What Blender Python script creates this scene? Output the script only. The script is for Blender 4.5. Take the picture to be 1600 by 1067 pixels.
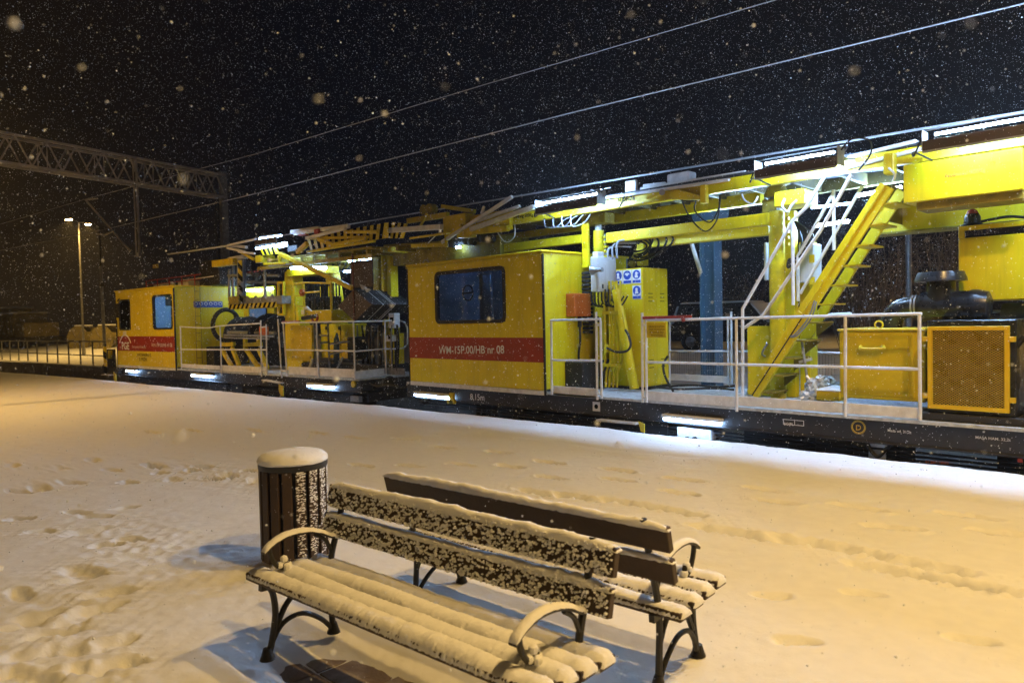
import bpy, bmesh, math, random
import numpy as np
from mathutils import Vector, Matrix
for o in list(bpy.data.objects): bpy.data.objects.remove(o)
S=bpy.context.scene; COL=S.collection
R=math.radians
random.seed(7)
# ---------------------------------------------------------------- camera
cd=bpy.data.cameras.new('camera'); cam=bpy.data.objects.new('camera',cd); COL.objects.link(cam)
cr=Vector((0.708,0.706,-0.022)); cu=Vector((-0.006,0.037,0.999)); cb=Vector((0.706,-0.708,0.031))
mw=Matrix((cr,cu,cb)).transposed().to_4x4(); mw.translation=(0,0,1.8)
cam.matrix_world=mw
cd.sensor_width=36; cd.lens=25.2; cd.clip_start=.05; cd.clip_end=600
cd.dof.use_dof=True; cd.dof.focus_distance=9.0; cd.dof.aperture_fstop=2.8
S.camera=cam
S.cycles.use_adaptive_sampling=True; S.cycles.adaptive_threshold=.02; S.cycles.max_bounces=5; S.cycles.diffuse_bounces=3; S.cycles.glossy_bounces=2; S.cycles.transmission_bounces=2; S.cycles.volume_bounces=0; S.cycles.time_limit=900; S.cycles.sample_clamp_indirect=6
S.view_settings.view_transform='Standard'; S.view_settings.look='None'
S.view_settings.exposure=.42; S.view_settings.gamma=1; S.view_settings.use_curve_mapping=False
# ---------------------------------------------------------------- night sky
W_=bpy.data.worlds.new('World'); S.world=W_; W_.use_nodes=True
nt=W_.node_tree; nt.nodes['Background'].inputs[0].default_value=(.0010,.0012,.0026,1)
nt.nodes['Background'].inputs[1].default_value=1.0
# brown lamp haze painted into the sky colour, strongest towards the left and behind
_g=nt.nodes.new('ShaderNodeNewGeometry'); _d=nt.nodes.new('ShaderNodeVectorMath'); _d.operation='DOT_PRODUCT'; _d.inputs[1].default_value=(.90,.42,-.12)
nt.links.new(_g.outputs['Incoming'],_d.inputs[0])
_m=nt.nodes.new('ShaderNodeMapRange'); _m.interpolation_type='SMOOTHSTEP'; _m.inputs[1].default_value=.55; _m.inputs[2].default_value=1.0; nt.links.new(_d.outputs['Value'],_m.inputs[0])
_x=nt.nodes.new('ShaderNodeMix'); _x.data_type='RGBA'; _x.inputs[6].default_value=(.0010,.0012,.0026,1); _x.inputs[7].default_value=(.0095,.0058,.0020,1)
nt.links.new(_m.outputs[0],_x.inputs[0]); nt.links.new(_x.outputs[2],nt.nodes['Background'].inputs[0])
# strengths of the lamps of the place
SODIUM=(1.0,.59,.15); TUBE=(.38,.62,1.0)
LAMP_W=840; TUBE_S=450

# ---------------------------------------------------------------- materials
MATS={}
def mat(name,col,rough=.6,metal=0,var=.12,scale=6,bump=0,bscale=60,dirt=None,dirtamt=0,spec=.5,emit=None,estr=0,streak=False):
    m=bpy.data.materials.new(name); m.use_nodes=True; n=m.node_tree.nodes; l=m.node_tree.links
    b=n['Principled BSDF']; b.inputs['Roughness'].default_value=rough; b.inputs['Metallic'].default_value=metal
    b.inputs['Specular IOR Level'].default_value=spec
    b.inputs['Base Color'].default_value=(*col,1)
    tc=n.new('ShaderNodeTexCoord')
    if var or dirtamt:
        no=n.new('ShaderNodeTexNoise'); no.inputs['Scale'].default_value=scale; no.inputs['Detail'].default_value=6
        l.new(tc.outputs['Object'],no.inputs['Vector'])
        mr=n.new('ShaderNodeMapRange'); l.new(no.outputs['Fac'],mr.inputs[0])
        mr.inputs[1].default_value=.3; mr.inputs[2].default_value=.7; mr.inputs[3].default_value=1-var; mr.inputs[4].default_value=1+var
        mx=n.new('ShaderNodeMix'); mx.data_type='RGBA'; mx.blend_type='MULTIPLY'; mx.inputs[0].default_value=1
        mx.inputs[6].default_value=(*col,1); l.new(mr.outputs[0],mx.inputs[7]); last=mx.outputs[2]
        if dirtamt:
            mp=n.new('ShaderNodeMapping'); l.new(tc.outputs['Object'],mp.inputs[0])
            mp.inputs['Scale'].default_value=(7,7,.6) if streak else (2.3,2.3,2.3)
            n2=n.new('ShaderNodeTexNoise'); n2.inputs['Scale'].default_value=1.6; n2.inputs['Detail'].default_value=8; n2.inputs['Roughness'].default_value=.65
            l.new(mp.outputs[0],n2.inputs['Vector'])
            m2=n.new('ShaderNodeMapRange'); l.new(n2.outputs['Fac'],m2.inputs[0])
            m2.inputs[1].default_value=.48; m2.inputs[2].default_value=.75; m2.inputs[3].default_value=0; m2.inputs[4].default_value=dirtamt
            x2=n.new('ShaderNodeMix'); x2.data_type='RGBA'; l.new(m2.outputs[0],x2.inputs[0]); l.new(last,x2.inputs[6]); x2.inputs[7].default_value=(*(dirt or (.05,.04,.03)),1); last=x2.outputs[2]
        l.new(last,b.inputs['Base Color'])
        r2=n.new('ShaderNodeMapRange'); l.new(no.outputs['Fac'],r2.inputs[0]); r2.inputs[3].default_value=max(.05,rough-.12); r2.inputs[4].default_value=min(1,rough+.14)
        l.new(r2.outputs[0],b.inputs['Roughness'])
    if bump:
        nb=n.new('ShaderNodeTexNoise'); nb.inputs['Scale'].default_value=bscale; nb.inputs['Detail'].default_value=5
        l.new(tc.outputs['Object'],nb.inputs['Vector'])
        bp=n.new('ShaderNodeBump'); bp.inputs['Strength'].default_value=bump; bp.inputs['Distance'].default_value=.02
        l.new(nb.outputs['Fac'],bp.inputs['Height']); l.new(bp.outputs[0],b.inputs['Normal'])
    if emit:
        b.inputs['Emission Color'].default_value=(*emit,1); b.inputs['Emission Strength'].default_value=estr
    MATS[name]=m; return m
YEL=mat('yellow_paint',(.70,.555,.004),.42,var=.07,scale=2.5,bump=.03,bscale=9,dirt=(.16,.12,.03),dirtamt=.25,streak=True)
YEL2=mat('yellow_steel',(.64,.51,.006),.45,var=.12,scale=5,dirt=(.10,.08,.03),dirtamt=.5)
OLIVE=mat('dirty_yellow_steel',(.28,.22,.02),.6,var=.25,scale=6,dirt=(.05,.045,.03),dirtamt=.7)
ORN=mat('orange_yellow_paint',(.60,.455,.004),.45,var=.1,scale=4,dirt=(.12,.08,.02),dirtamt=.4)
RED=mat('red_band_paint',(.30,.025,.008),.45,var=.08,scale=3,dirt=(.1,.02,.01),dirtamt=.4)
REDS=mat('red_steel',(.28,.03,.015),.5,var=.2)
ORG=mat('orange_box_paint',(.45,.10,.012),.5,var=.1)
WHT=mat('white_paint',(.68,.69,.71),.5,var=.12,scale=9,dirt=(.22,.21,.20),dirtamt=.4)
GREY=mat('grey_steel',(.30,.31,.32),.45,.5,var=.2,scale=8,dirt=(.06,.05,.04),dirtamt=.5)
SILV=mat('silver_cabinet',(.62,.64,.67),.38,.2,var=.07,scale=3,dirt=(.2,.18,.17),dirtamt=.3,streak=True)
BLK=mat('black_underframe',(.018,.018,.020),.55,var=.3,scale=5,bump=.1,bscale=20,dirt=(.045,.04,.036),dirtamt=.6)
RUB=mat('black_rubber',(.012,.012,.013),.6,var=.2)
PLAS=mat('black_plastic',(.016,.018,.022),.28,var=.15)
BRN=mat('brown_rubber_mat',(.075,.058,.048),.8,var=.2,scale=14,dirt=(.14,.12,.1),dirtamt=.3)
TRO=mat('brown_lamp_housing',(.06,.045,.035),.5,.3,var=.2)
IRON=mat('black_cast_iron',(.014,.013,.012),.42,var=.3,scale=20,bump=.15,bscale=90)
WOOD=mat('dark_brown_wood',(.050,.028,.014),.55,var=.28,scale=7,bump=.2,bscale=40,dirt=(.02,.012,.008),dirtamt=.5)
CONC=mat('concrete',(.22,.20,.18),.85,var=.25,scale=3,bump=.4,bscale=30,dirt=(.09,.08,.07),dirtamt=.6,streak=True)
GALV=mat('galvanised_steel',(.30,.31,.33),.5,.45,var=.2,scale=4,dirt=(.1,.1,.1),dirtamt=.4)
DKST=mat('dark_steel',(.05,.05,.055),.6,.3,var=.3)
BLUE=mat('blue_tinted_grey',(.06,.12,.18),.5,var=.12,scale=3)  # blue light of the machine lamps put into the column's colour
SIGNB=mat('sign_blue',(.012,.06,.38),.5,var=0)
SIGNW=mat('sign_white',(.75,.75,.75),.5,var=0)
LETW=mat('white_lettering',(.72,.72,.72),.6,var=0)
LETK=mat('black_lettering',(.008,.008,.008),.8,var=0,spec=.05)
LETY=mat('yellow_lettering',(.6,.42,.05),.6,var=0)
INTW=mat('cab_interior_lining',(.55,.57,.62),.7,var=.08)
DKWALL=mat('dark_cab_lining',(.20,.25,.32),.7,var=.3,scale=3)
ICE=mat('deck_frost',(.42,.46,.50),.8,var=.3,scale=12)
CARB=mat('dark_car_paint',(.02,.022,.026),.35,var=.1)
TYR=mat('tyre',(.015,.015,.015),.8,var=.1)
TWIG=mat('bare_twigs',(.17,.14,.11),.8,var=.3)
def snowmat(name,bs=35,b=.25):
    m=mat(name,(.84,.85,.87),.7,var=.03,scale=9,spec=.3)
    n=m.node_tree.nodes; l=m.node_tree.links; p=n['Principled BSDF']
    tc=n.new('ShaderNodeTexCoord'); a=n.new('ShaderNodeTexNoise'); a.inputs['Scale'].default_value=bs; a.inputs['Detail'].default_value=8; a.inputs['Roughness'].default_value=.7
    l.new(tc.outputs['Object'],a.inputs['Vector']); bp=n.new('ShaderNodeBump'); bp.inputs['Strength'].default_value=b; bp.inputs['Distance'].default_value=.03
    l.new(a.outputs['Fac'],bp.inputs['Height']); l.new(bp.outputs[0],p.inputs['Normal'])
    return m
SNOW=snowmat('fresh_snow'); SNOWG=snowmat('ground_snow',18,.22)
FLAKE=mat('snowflake',(.84,.89,.97),.9,var=0,spec=.1)
def emis(name,col,s):
    m=bpy.data.materials.new(name); m.use_nodes=True; n=m.node_tree.nodes; n.remove(n['Principled BSDF'])
    e=n.new('ShaderNodeEmission'); e.inputs[0].default_value=(*col,1); e.inputs[1].default_value=s
    m.node_tree.links.new(e.outputs[0],n['Material Output'].inputs[0]); return m
LIT=emis('lit_fluorescent_tube',TUBE,TUBE_S); LITW=emis('weak_fluorescent_tube',(.30,.55,1.0),40); LITB=emis('small_lit_lamp',TUBE,40)
LITU=emis('under_frame_tube',TUBE,62); CABT=emis('cab_ceiling_tube',(.16,.36,1.0),70); CABFILL=emis('added_cab_glow',(.2,.42,1.0),26); LITT=emis('trough_tube',TUBE,620); LIT2=emis('lit_tube_far_machine',TUBE,38)
SODH=emis('lit_sodium_lens',(1.0,.6,.2),110)
def glass(name,tint,mixf):
    m=bpy.data.materials.new(name); m.use_nodes=True; n=m.node_tree.nodes; l=m.node_tree.links; n.remove(n['Principled BSDF'])
    t=n.new('ShaderNodeBsdfTransparent'); t.inputs[0].default_value=(*tint,1); g=n.new('ShaderNodeBsdfGlossy'); g.inputs['Roughness'].default_value=.03
    tc=n.new('ShaderNodeTexCoord'); no=n.new('ShaderNodeTexNoise'); no.inputs['Scale'].default_value=70; l.new(tc.outputs['Object'],no.inputs['Vector'])
    bp=n.new('ShaderNodeBump'); bp.inputs['Strength'].default_value=.08; l.new(no.outputs['Fac'],bp.inputs['Height']); l.new(bp.outputs[0],g.inputs['Normal'])
    mx=n.new('ShaderNodeMixShader'); mx.inputs[0].default_value=mixf; l.new(t.outputs[0],mx.inputs[1]); l.new(g.outputs[0],mx.inputs[2]); l.new(mx.outputs[0],n['Material Output'].inputs[0]); return m
GLASS=glass('window_glass',(.75,.85,.95),.12); GLASSD=glass('dark_window_glass',(.25,.27,.3),.12)

# ---------------------------------------------------------------- mesh helpers
class M:
    def __init__(s): s.v=[]; s.f=[]
    def add(s,v,f):
        k=len(s.v); s.v+=[tuple(p) for p in v]; s.f+=[tuple(i+k for i in q) for q in f]; return s
    def box(s,x0,x1,y0,y1,z0,z1):
        x0,x1=sorted((x0,x1)); y0,y1=sorted((y0,y1)); z0,z1=sorted((z0,z1))
        return s.add([(x0,y0,z0),(x1,y0,z0),(x1,y1,z0),(x0,y1,z0),(x0,y0,z1),(x1,y0,z1),(x1,y1,z1),(x0,y1,z1)],
            [(0,3,2,1),(4,5,6,7),(0,1,5,4),(1,2,6,5),(2,3,7,6),(3,0,4,7)])
    def pb(s,a,b,d):                      # box between two opposite corners of its near face, depth d
        return s.box(a[0],b[0],a[1],a[1]+d,a[2],b[2])
    def bar(s,p,q,w,h=None,up=(0,0,1)):   # w across (horizontal), h along 'up'
        h=h or w; p=Vector(p); q=Vector(q); d=(q-p).normalized(); u=Vector(up)
        if abs(d.dot(u))>.98: u=Vector((1,0,0))
        sd=d.cross(u).normalized(); u=sd.cross(d).normalized(); a=sd*w/2; b=u*h/2
        return s.add([p-a-b,p+a-b,p+a+b,p-a+b,q-a-b,q+a-b,q+a+b,q-a+b],[(0,1,2,3),(7,6,5,4),(0,4,5,1),(1,5,6,2),(2,6,7,3),(3,7,4,0)])
    def tube(s,pts,r,n=8,r2=None):
        pts=[Vector(p) for p in pts]; k=len(s.v); m=len(pts); ref=None
        for i,p in enumerate(pts):
            d=(pts[min(i+1,m-1)]-pts[max(i-1,0)]).normalized()
            if ref is None: ref=Vector((0,0,1)) if abs(d.z)<.9 else Vector((1,0,0))
            sd=d.cross(ref).normalized(); u=sd.cross(d).normalized(); ref=u
            rr=r if r2 is None else r+(r2-r)*i/(m-1)
            for j in range(n):
                a=2*math.pi*j/n; s.v.append(tuple(p+sd*rr*math.cos(a)+u*rr*math.sin(a)))
        for i in range(m-1):
            for j in range(n):
                a=k+i*n+j; b=k+i*n+(j+1)%n; s.f.append((a,b,b+n,a+n))
        s.f.append(tuple(k+j for j in range(n))[::-1]); s.f.append(tuple(k+(m-1)*n+j for j in range(n))); return s
    def prism(s,poly,y0,y1):              # poly of (x,z) extruded along y
        n=len(poly); v=[(x,y0,z) for x,z in poly]+[(x,y1,z) for x,z in poly]
        return s.add(v,[tuple(range(n)),tuple(range(2*n-1,n-1,-1))]+[(i,i+n,(i+1)%n+n,(i+1)%n) for i in range(n)])
    def lathe(s,prof,o,n=24,axis='z'):    # prof of (r,h)
        k=len(s.v); o=Vector(o)
        for r,h in prof:
            for j in range(n):
                a=2*math.pi*j/n; c,d=r*math.cos(a),r*math.sin(a)
                s.v.append(tuple(o+Vector({'z':(c,d,h),'x':(h,c,d),'y':(c,h,d)}[axis])))
        for i in range(len(prof)-1):
            for j in range(n):
                a=k+i*n+j; b=k+i*n+(j+1)%n; s.f.append((a,b,b+n,a+n))
        s.f.append(tuple(k+j for j in range(n))[::-1]); t=k+(len(prof)-1)*n; s.f.append(tuple(t+j for j in range(n))); return s
    def build(s,name,m,parent=None,smooth=False,bevel=0,seg=1):
        me=bpy.data.meshes.new(name); bm=bmesh.new()
        vs=[bm.verts.new(v) for v in s.v]
        for f in s.f:
            try: bm.faces.new([vs[i] for i in f])
            except ValueError: pass
        bmesh.ops.recalc_face_normals(bm,faces=bm.faces); bm.to_mesh(me); bm.free()
        me.materials.append(m); o=bpy.data.objects.new(name,me); COL.objects.link(o)
        if smooth:
            me.polygons.foreach_set('use_smooth',[True]*len(me.polygons))
            me.set_sharp_from_angle(angle=R(38))
        if bevel:
            b=o.modifiers.new('bevel','BEVEL'); b.width=bevel; b.segments=seg; b.limit_method='ANGLE'
        if parent: o.parent=parent
        return o
def sm(pts,k=6):                          # smooth curve through points
    pts=[Vector(p) for p in pts]; out=[]
    for i in range(len(pts)-1):
        p0=pts[max(i-1,0)];p1=pts[i];p2=pts[i+1];p3=pts[min(i+2,len(pts)-1)]
        for j in range(k):
            t=j/k; out.append(.5*((2*p1)+(p2-p0)*t+(2*p0-5*p1+4*p2-p3)*t*t+(3*p1-p0-3*p2+p3)*t**3))
    out.append(pts[-1]); return out
def thing(name,label,cat,loc=(0,0,0),rz=0,group=None):
    o=bpy.data.objects.new(name,None); COL.objects.link(o); o.location=loc; o.rotation_euler=(0,0,rz); o.empty_display_size=.3
    return tag(o,label,cat,group)
def tag(o,label,cat,group=None):
    o['label']=label; o['category']=cat
    if group: o['group']=group
    return o
def struct(o): o['kind']='structure'; return o
def copy_tree(o,parent=None):
    c=o.copy(); COL.objects.link(c)
    if parent: c.parent=parent
    for ch in list(o.children): copy_tree(ch,c)
    return c
def pbx(par,name,m,a,b,d,bevel=.006): return M().pb(a,b,d).build(name,m,par,bevel=bevel)
def barp(par,name,m,p,q,w,h=None,bevel=.004,up=(0,0,1)): return M().bar(p,q,w,h,up).build(name,m,par,bevel=bevel)
def tubep(par,name,m,pts,r,n=8): return M().tube(pts,r,n).build(name,m,par,smooth=True)
def text(par,s,a,b,m,name='lettering',face='y',bold=0,hscale=None):
    """lettering whose baseline runs from a to b (local), facing -Y"""
    cu=bpy.data.curves.new(name,'FONT'); cu.body=s; cu.size=1; cu.extrude=0; cu.resolution_u=3; cu.offset=bold
    t=bpy.data.objects.new(name,cu); COL.objects.link(t); bpy.context.view_layer.update()
    me=bpy.data.meshes.new_from_object(t.evaluated_get(bpy.context.evaluated_depsgraph_get())); bpy.data.objects.remove(t); bpy.data.curves.remove(cu)
    xs=[v.co.x for v in me.vertices]; x0,w=min(xs),max(xs)-min(xs)
    a=Vector(a); b=Vector(b); L=(b-a).length; k=L/w; d=(b-a).normalized(); hs=hscale or k
    for v in me.vertices:
        p=a+d*((v.co.x-x0)*k)+Vector((0,0,1))*(v.co.y*hs); p.y-=.008 if face=='y' else 0; p.x+=.004 if face=='x' else 0; v.co=p
    me.materials.append(m); o=bpy.data.objects.new(name,me); COL.objects.link(o); o.parent=par; return o
def panel_hole(m,x0,x1,z0,z1,hx0,hx1,hz0,hz1,y0,y1):
    o=[(x0,z0),(x1,z0),(x1,z1),(x0,z1)]; h=[(hx0,hz0),(hx1,hz0),(hx1,hz1),(hx0,hz1)]
    v=[(x,y,z) for y in (y0,y1) for x,z in o+h]; f=[]
    for i in range(4):
        j=(i+1)%4
        f+=[(i,j,4+j,4+i),(8+i,12+i,12+j,8+j),(i,8+i,8+j,j),(4+i,4+j,12+j,12+i)]
    return m.add(v,f)
def rrect(x0,x1,z0,z1,r,n=5):
    out=[]
    for cx,cz,a0 in ((x1-r,z1-r,0),(x0+r,z1-r,90),(x0+r,z0+r,180),(x1-r,z0+r,270)):
        for i in range(n+1):
            a=R(a0+90*i/n); out.append((cx+r*math.cos(a),cz+r*math.sin(a)))
    return out
def ring_frame(x0,x1,z0,z1,w,y0,y1,r=.09):
    a=rrect(x0-w*.5,x1+w*.5,z0-w*.5,z1+w*.5,r); b=rrect(x0+w,x1-w,z0+w,z1-w,max(r-w,.02)); n=len(a); m=M()
    v=[(x,y,z) for y in (y0,y1) for x,z in a+b]; f=[]
    for i in range(n):
        j=(i+1)%n
        f+=[(i,j,n+j,n+i),(2*n+i,3*n+i,3*n+j,2*n+j),(i,2*n+i,2*n+j,j),(n+i,n+j,3*n+j,3*n+i)]
    return m.add(v,f)
def hazard(par,poly,y,n,m0=None,slant=.35,th=.02,name='hazard_plate'):
    """yellow plate (quad TL,TR,BR,BL of (x,z)) with black slanted stripes painted on it"""
    o=M().prism(poly,y,y+th).build(name,m0 or YEL2,par,bevel=.003)
    tl,tr,br,bl=[Vector((p[0],0,p[1])) for p in poly]; s=M()
    for i in range(n):
        t0=(i+.0)/n; t1=(i+.5)/n; dx=slant/n
        a=tl.lerp(tr,min(1,t0)); b=tl.lerp(tr,t1); c=bl.lerp(br,min(1,t1+dx)); d=bl.lerp(br,min(1,t0+dx))
        s.add([(p.x,y-.003,p.z) for p in (a,b,c,d)],[(0,1,2,3)])
    s.build('hazard_stripes',LETK,o); return o
def tube_lamp(par,p,q,name='fluorescent_lamp',r=.022,m=None,hood=None):
    t=M().tube([p,q],r,8).build(name,m or LIT,par)
    if hood:
        a=Vector(p)+Vector(hood[0]); b=Vector(q)+Vector(hood[0]); M().bar(a,b,hood[1],hood[2]).build('lamp_housing',WHT if len(hood)<4 else hood[3],t,bevel=.004)
    return t
# ================================================================= the ground
EDGE=[(-75,.9),(-55,4.0),(-38.4,6.4),(-28.7,7.62),(-16.3,8.6),(-10.9,9.12),(-6.6,9.36),(-3.6,9.42),(20,9.42)]
EX=np.array([e[0] for e in EDGE]); EY=np.array([e[1] for e in EDGE])
def edge_y(x):
    """platform edge, smoothed"""
    x=np.asarray(x,float); return sum(np.interp(x+d,EX,EY) for d in (-2,-1,0,1,2))/5
def snoise(x,y,scale,seed,octs=4):
    rg=np.random.RandomState(seed); z=0; a=1.0; f=1/scale
    for o in range(octs):
        for k in range(5):
            t=rg.uniform(0,2*np.pi); ph=rg.uniform(0,2*np.pi); ff=f*rg.uniform(.7,1.4)
            z=z+a*np.sin((x*np.cos(t)+y*np.sin(t))*2*np.pi*ff+ph)/5
        a*=.5; f*=2.1
    return z
# footprints: (x, y, heading in degrees, length, depth)
FP=[]
def fp(p,h=0,l=.34,d=.05,w=.07): FP.append((p[0],p[1],h,l,d,w))
for p in [(-11.702,5.487,0.000),(-10.606,6.057,0.000),(-9.647,6.151,-0.000),(-8.885,6.512,0.000),(-7.884,6.466,-0.000),(-7.014,6.714,0.000),(-6.004,6.631,0.000),(-5.065,6.803,0.000),(-4.188,6.829,0.000),(-3.312,6.983,0.000),(-2.399,6.872,0.000),(-1.595,7.160,-0.000),(-12.701,4.827,-0.000),(-13.166,4.301,0.000)]: fp(p,5,.42,.05,.06)
for p in [(-7.753,5.026,0.000),(-7.236,5.391,0.000),(-6.759,5.824,0.000),(-6.233,6.147,0.000),(-5.433,6.018,0.000),(-4.765,6.397,0.000),(-3.924,6.299,0.000),(-3.039,6.607,0.000),(-1.967,6.436,0.000),(-1.288,6.782,0.000)]: fp(p,8,.38,.045,.06)
for p in [(-5.039,5.408,0.000),(-4.605,5.526,0.000),(-4.068,5.650,0.000),(-3.640,5.707,0.000),(-2.942,5.431,0.000),(-2.723,5.502,0.000),(-2.123,5.668,0.000),(-2.295,5.604,0.000),(-1.526,5.610,0.000),(-1.311,5.382,0.000),(-1.064,5.417,0.000),(-1.618,5.356,-0.000)]: fp(p,2,.62,.03,.07)
for p in [(-1.678,3.827,0.000),(-1.652,4.778,-0.000),(-0.967,4.470,0.000),(-2.036,4.366,0.000)]: fp(p,30,.22,.022,.05)
rg=random.Random(3)
for p in [(-11.452,2.006,0.000),(-10.796,2.376,0.000),(-11.023,2.846,-0.000),(-10.065,2.812,0.000),(-9.895,3.256,0.000),(-9.349,3.148,0.000),(-9.104,3.442,0.000),(-9.218,3.646,0.000),(-8.522,3.633,0.000),(-8.560,3.931,0.000),(-8.461,3.416,0.000),(-8.830,3.114,0.000),(-9.658,1.927,0.000),(-9.604,1.732,-0.000),(-9.670,2.252,0.000),(-9.112,2.710,0.000),(-7.969,3.732,0.000)]: fp(p,rg.uniform(-25,25),rg.uniform(.25,.4),rg.uniform(.04,.085),rg.uniform(.05,.08))
for p in [(-7.995,1.906,0.000),(-7.682,1.991,0.000),(-7.807,2.283,0.000),(-7.190,1.808,0.000),(-6.614,1.777,0.000),(-6.624,1.953,0.000),(-6.061,1.450,0.000),(-5.886,1.427,-0.000),(-5.392,1.457,0.000),(-5.146,1.313,-0.000),(-8.167,1.463,0.000),(-7.509,1.484,0.000)]: fp(p,rg.uniform(20,80),rg.uniform(.22,.34),rg.uniform(.05,.09),rg.uniform(.055,.085))
for p in [(-5.869,1.033,0.000),(-5.312,1.031,0.000),(-5.244,0.900,0.000),(-4.955,1.039,0.000),(-4.734,0.850,0.000),(-4.662,1.021,-0.000),(-4.519,0.752,0.000),(-4.350,0.861,0.000),(-4.292,1.053,0.000),(-4.242,1.195,0.000),(-4.546,1.235,0.000),(-5.067,1.184,0.000)]: fp(p,rg.uniform(10,90),rg.uniform(.2,.3),rg.uniform(.05,.09),rg.uniform(.055,.085))
def ground_h(x,y):
    z=.016*snoise(x,y,3.2,1)+.006*snoise(x,y,.5,2,3)+.0022*snoise(x,y,.12,6,2)
    for i,(px,py,h,l,d,w) in enumerate(FP):
        c,s=math.cos(R(h)),math.sin(R(h)); jx=(x-px)*c+(y-py)*s; jy=-(x-px)*s+(y-py)*c
        jx=jx+.02*np.sin(jy*40+i); jy=jy+.010*np.sin(jx*26+i*2)
        e=(np.abs(jx)/(l*.5))**2.6+(np.abs(jy)/w)**2.4
        d=d*(.75 if py<3.2 else 3.4); z=z-d*1/(1+e**3.5)+d*.16*np.exp(-((np.sqrt(e)-1.4)**2)/.07)+.010*np.exp(-(e/9)**2)*np.sin(x*61+i)*np.sin(y*57+2*i)*(w>.066)
    for (cx,cy,rx,ry,am) in ((-6.2,2.0,1.5,.5,.020),(-4.3,.9,.7,.35,.022),(-8.2,3.6,2.2,.35,.018),(-5.3,1.2,.8,.4,.018),(-2.9,1.0,.6,.3,.012)):
        z=z+am*np.exp(-((x-cx)/rx)**2-((y-cy)/ry)**2)*(snoise(x,y,.32,int(cx*-10),3)+.7*snoise(x,y,.11,int(cx*-20),2)-.25)
    # faint drifts along a barrow track
    for p,q,dd in (((-9.783,1.584,-0.000),(-8.117,3.963,0.000),.02),((-13.303,2.177,0.000),(-12.701,4.827,-0.000),.012),((-9.063,7.550,0.000),(-1.910,8.322,0.000),.012),((-6.015,1.677,0.000),(-6.507,3.165,0.000),.012)):
        ax,ay=p[0],p[1]; bx,by=q[0],q[1]; L=math.hypot(bx-ax,by-ay); ux,uy=(bx-ax)/L,(by-ay)/L
        dx=(x-ax)*ux+(y-ay)*uy; dy=-(x-ax)*uy+(y-ay)*ux+.05*np.sin(dx*2.3)
        z=z-dd*np.exp(-(dy/.07)**2)*((dx>0)&(dx<L))*(.6+.4*np.sin(dx*5))
    # thin snow under the two seats
    for (bx,by,ln,wd,am) in ((-2.75,2.0,1.15,.30,.085),(-2.75,2.95,1.1,.30,.03)):
        q=((x-bx)/ln)**4+((y-by-.07*(x-bx))/wd)**4
        z=z-am/(1+q**1.5)
    return z
xs=np.concatenate([np.linspace(-75,-24,26)[:-1],np.arange(-24,-9.5,.09),np.arange(-9.5,.4,.023),np.linspace(.4,20,40)])
ys=np.concatenate([np.linspace(-30,-2,15)[:-1],np.arange(-2,.6,.12),np.arange(.6,9.40,.023),[9.42]])
X,Y=np.meshgrid(xs,ys); e=edge_y(X)
Yw=np.where(Y>0,Y*e/9.42,Y); Z=ground_h(X,Yw)
lip=np.clip((Yw-(e-.10))/.10,0,1); Z=Z-.05*lip**3
# last row drops to form the snow's edge
X=np.vstack([X,X[-1:]]); Yw=np.vstack([Yw,Yw[-1:]+.015]); Z=np.vstack([Z,Z[-1:]-.08])
ny,nx=X.shape
vv=np.stack([X,Yw,Z],-1).reshape(-1,3); idx=np.arange(nx*ny).reshape(ny,nx)
ff=np.stack([idx[:-1,:-1],idx[:-1,1:],idx[1:,1:],idx[1:,:-1]],-1).reshape(-1,4)
def npmesh(name,vv,ff,m,smooth=True):
    me=bpy.data.meshes.new(name); n=len(ff); k=ff.shape[1]
    me.vertices.add(len(vv)); me.vertices.foreach_set('co',vv.astype(np.float32).ravel())
    me.loops.add(n*k); me.loops.foreach_set('vertex_index',ff.astype(np.int32).ravel())
    me.polygons.add(n); me.polygons.foreach_set('loop_start',np.arange(0,n*k,k,dtype=np.int32)); me.polygons.foreach_set('use_smooth',np.full(n,smooth))
    me.update(calc_edges=True); me.validate(); me.materials.append(m); o=bpy.data.objects.new(name,me); COL.objects.link(o); return o
struct(npmesh('snowy_ground',vv,ff,SNOWG))
# platform body below the snow
def strip(name,m,lines,par=None):
    """sheet through successive lines of equal point count"""
    v=[p for ln in lines for p in ln]; n=len(lines[0]); f=[(i*n+j,i*n+j+1,(i+1)*n+j+1,(i+1)*n+j) for i in range(len(lines)-1) for j in range(n-1)]
    return M().add(v,f).build(name,m,par)
tx=np.arange(-75,20.1,1.5); ty=edge_y(tx)
struct(strip('platform',CONC,[[(x,y-3,-.10) for x,y in zip(tx,ty)],[(x,y-.03,-.10) for x,y in zip(tx,ty)],[(x,y-.03,-.26) for x,y in zip(tx,ty)],[(x,y+.10,-.26) if 0 else (x,y-.10,-.26) for x,y in zip(tx,ty)],[(x,y-.10,-.95) for x,y in zip(tx,ty)]]))
# paving slabs that show through the thin snow under the seats
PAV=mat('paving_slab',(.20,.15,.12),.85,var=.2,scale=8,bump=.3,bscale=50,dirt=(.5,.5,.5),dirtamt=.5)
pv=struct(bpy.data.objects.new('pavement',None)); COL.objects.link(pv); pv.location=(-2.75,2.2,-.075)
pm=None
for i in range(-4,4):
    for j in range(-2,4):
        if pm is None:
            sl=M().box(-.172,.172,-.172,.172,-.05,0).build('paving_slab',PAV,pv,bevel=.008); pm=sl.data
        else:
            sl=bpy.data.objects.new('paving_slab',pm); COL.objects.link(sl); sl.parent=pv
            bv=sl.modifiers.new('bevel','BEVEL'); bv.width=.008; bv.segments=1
        sl.location=(i*.35+.17,j*.35-.1,random.uniform(-.004,.004))
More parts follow.
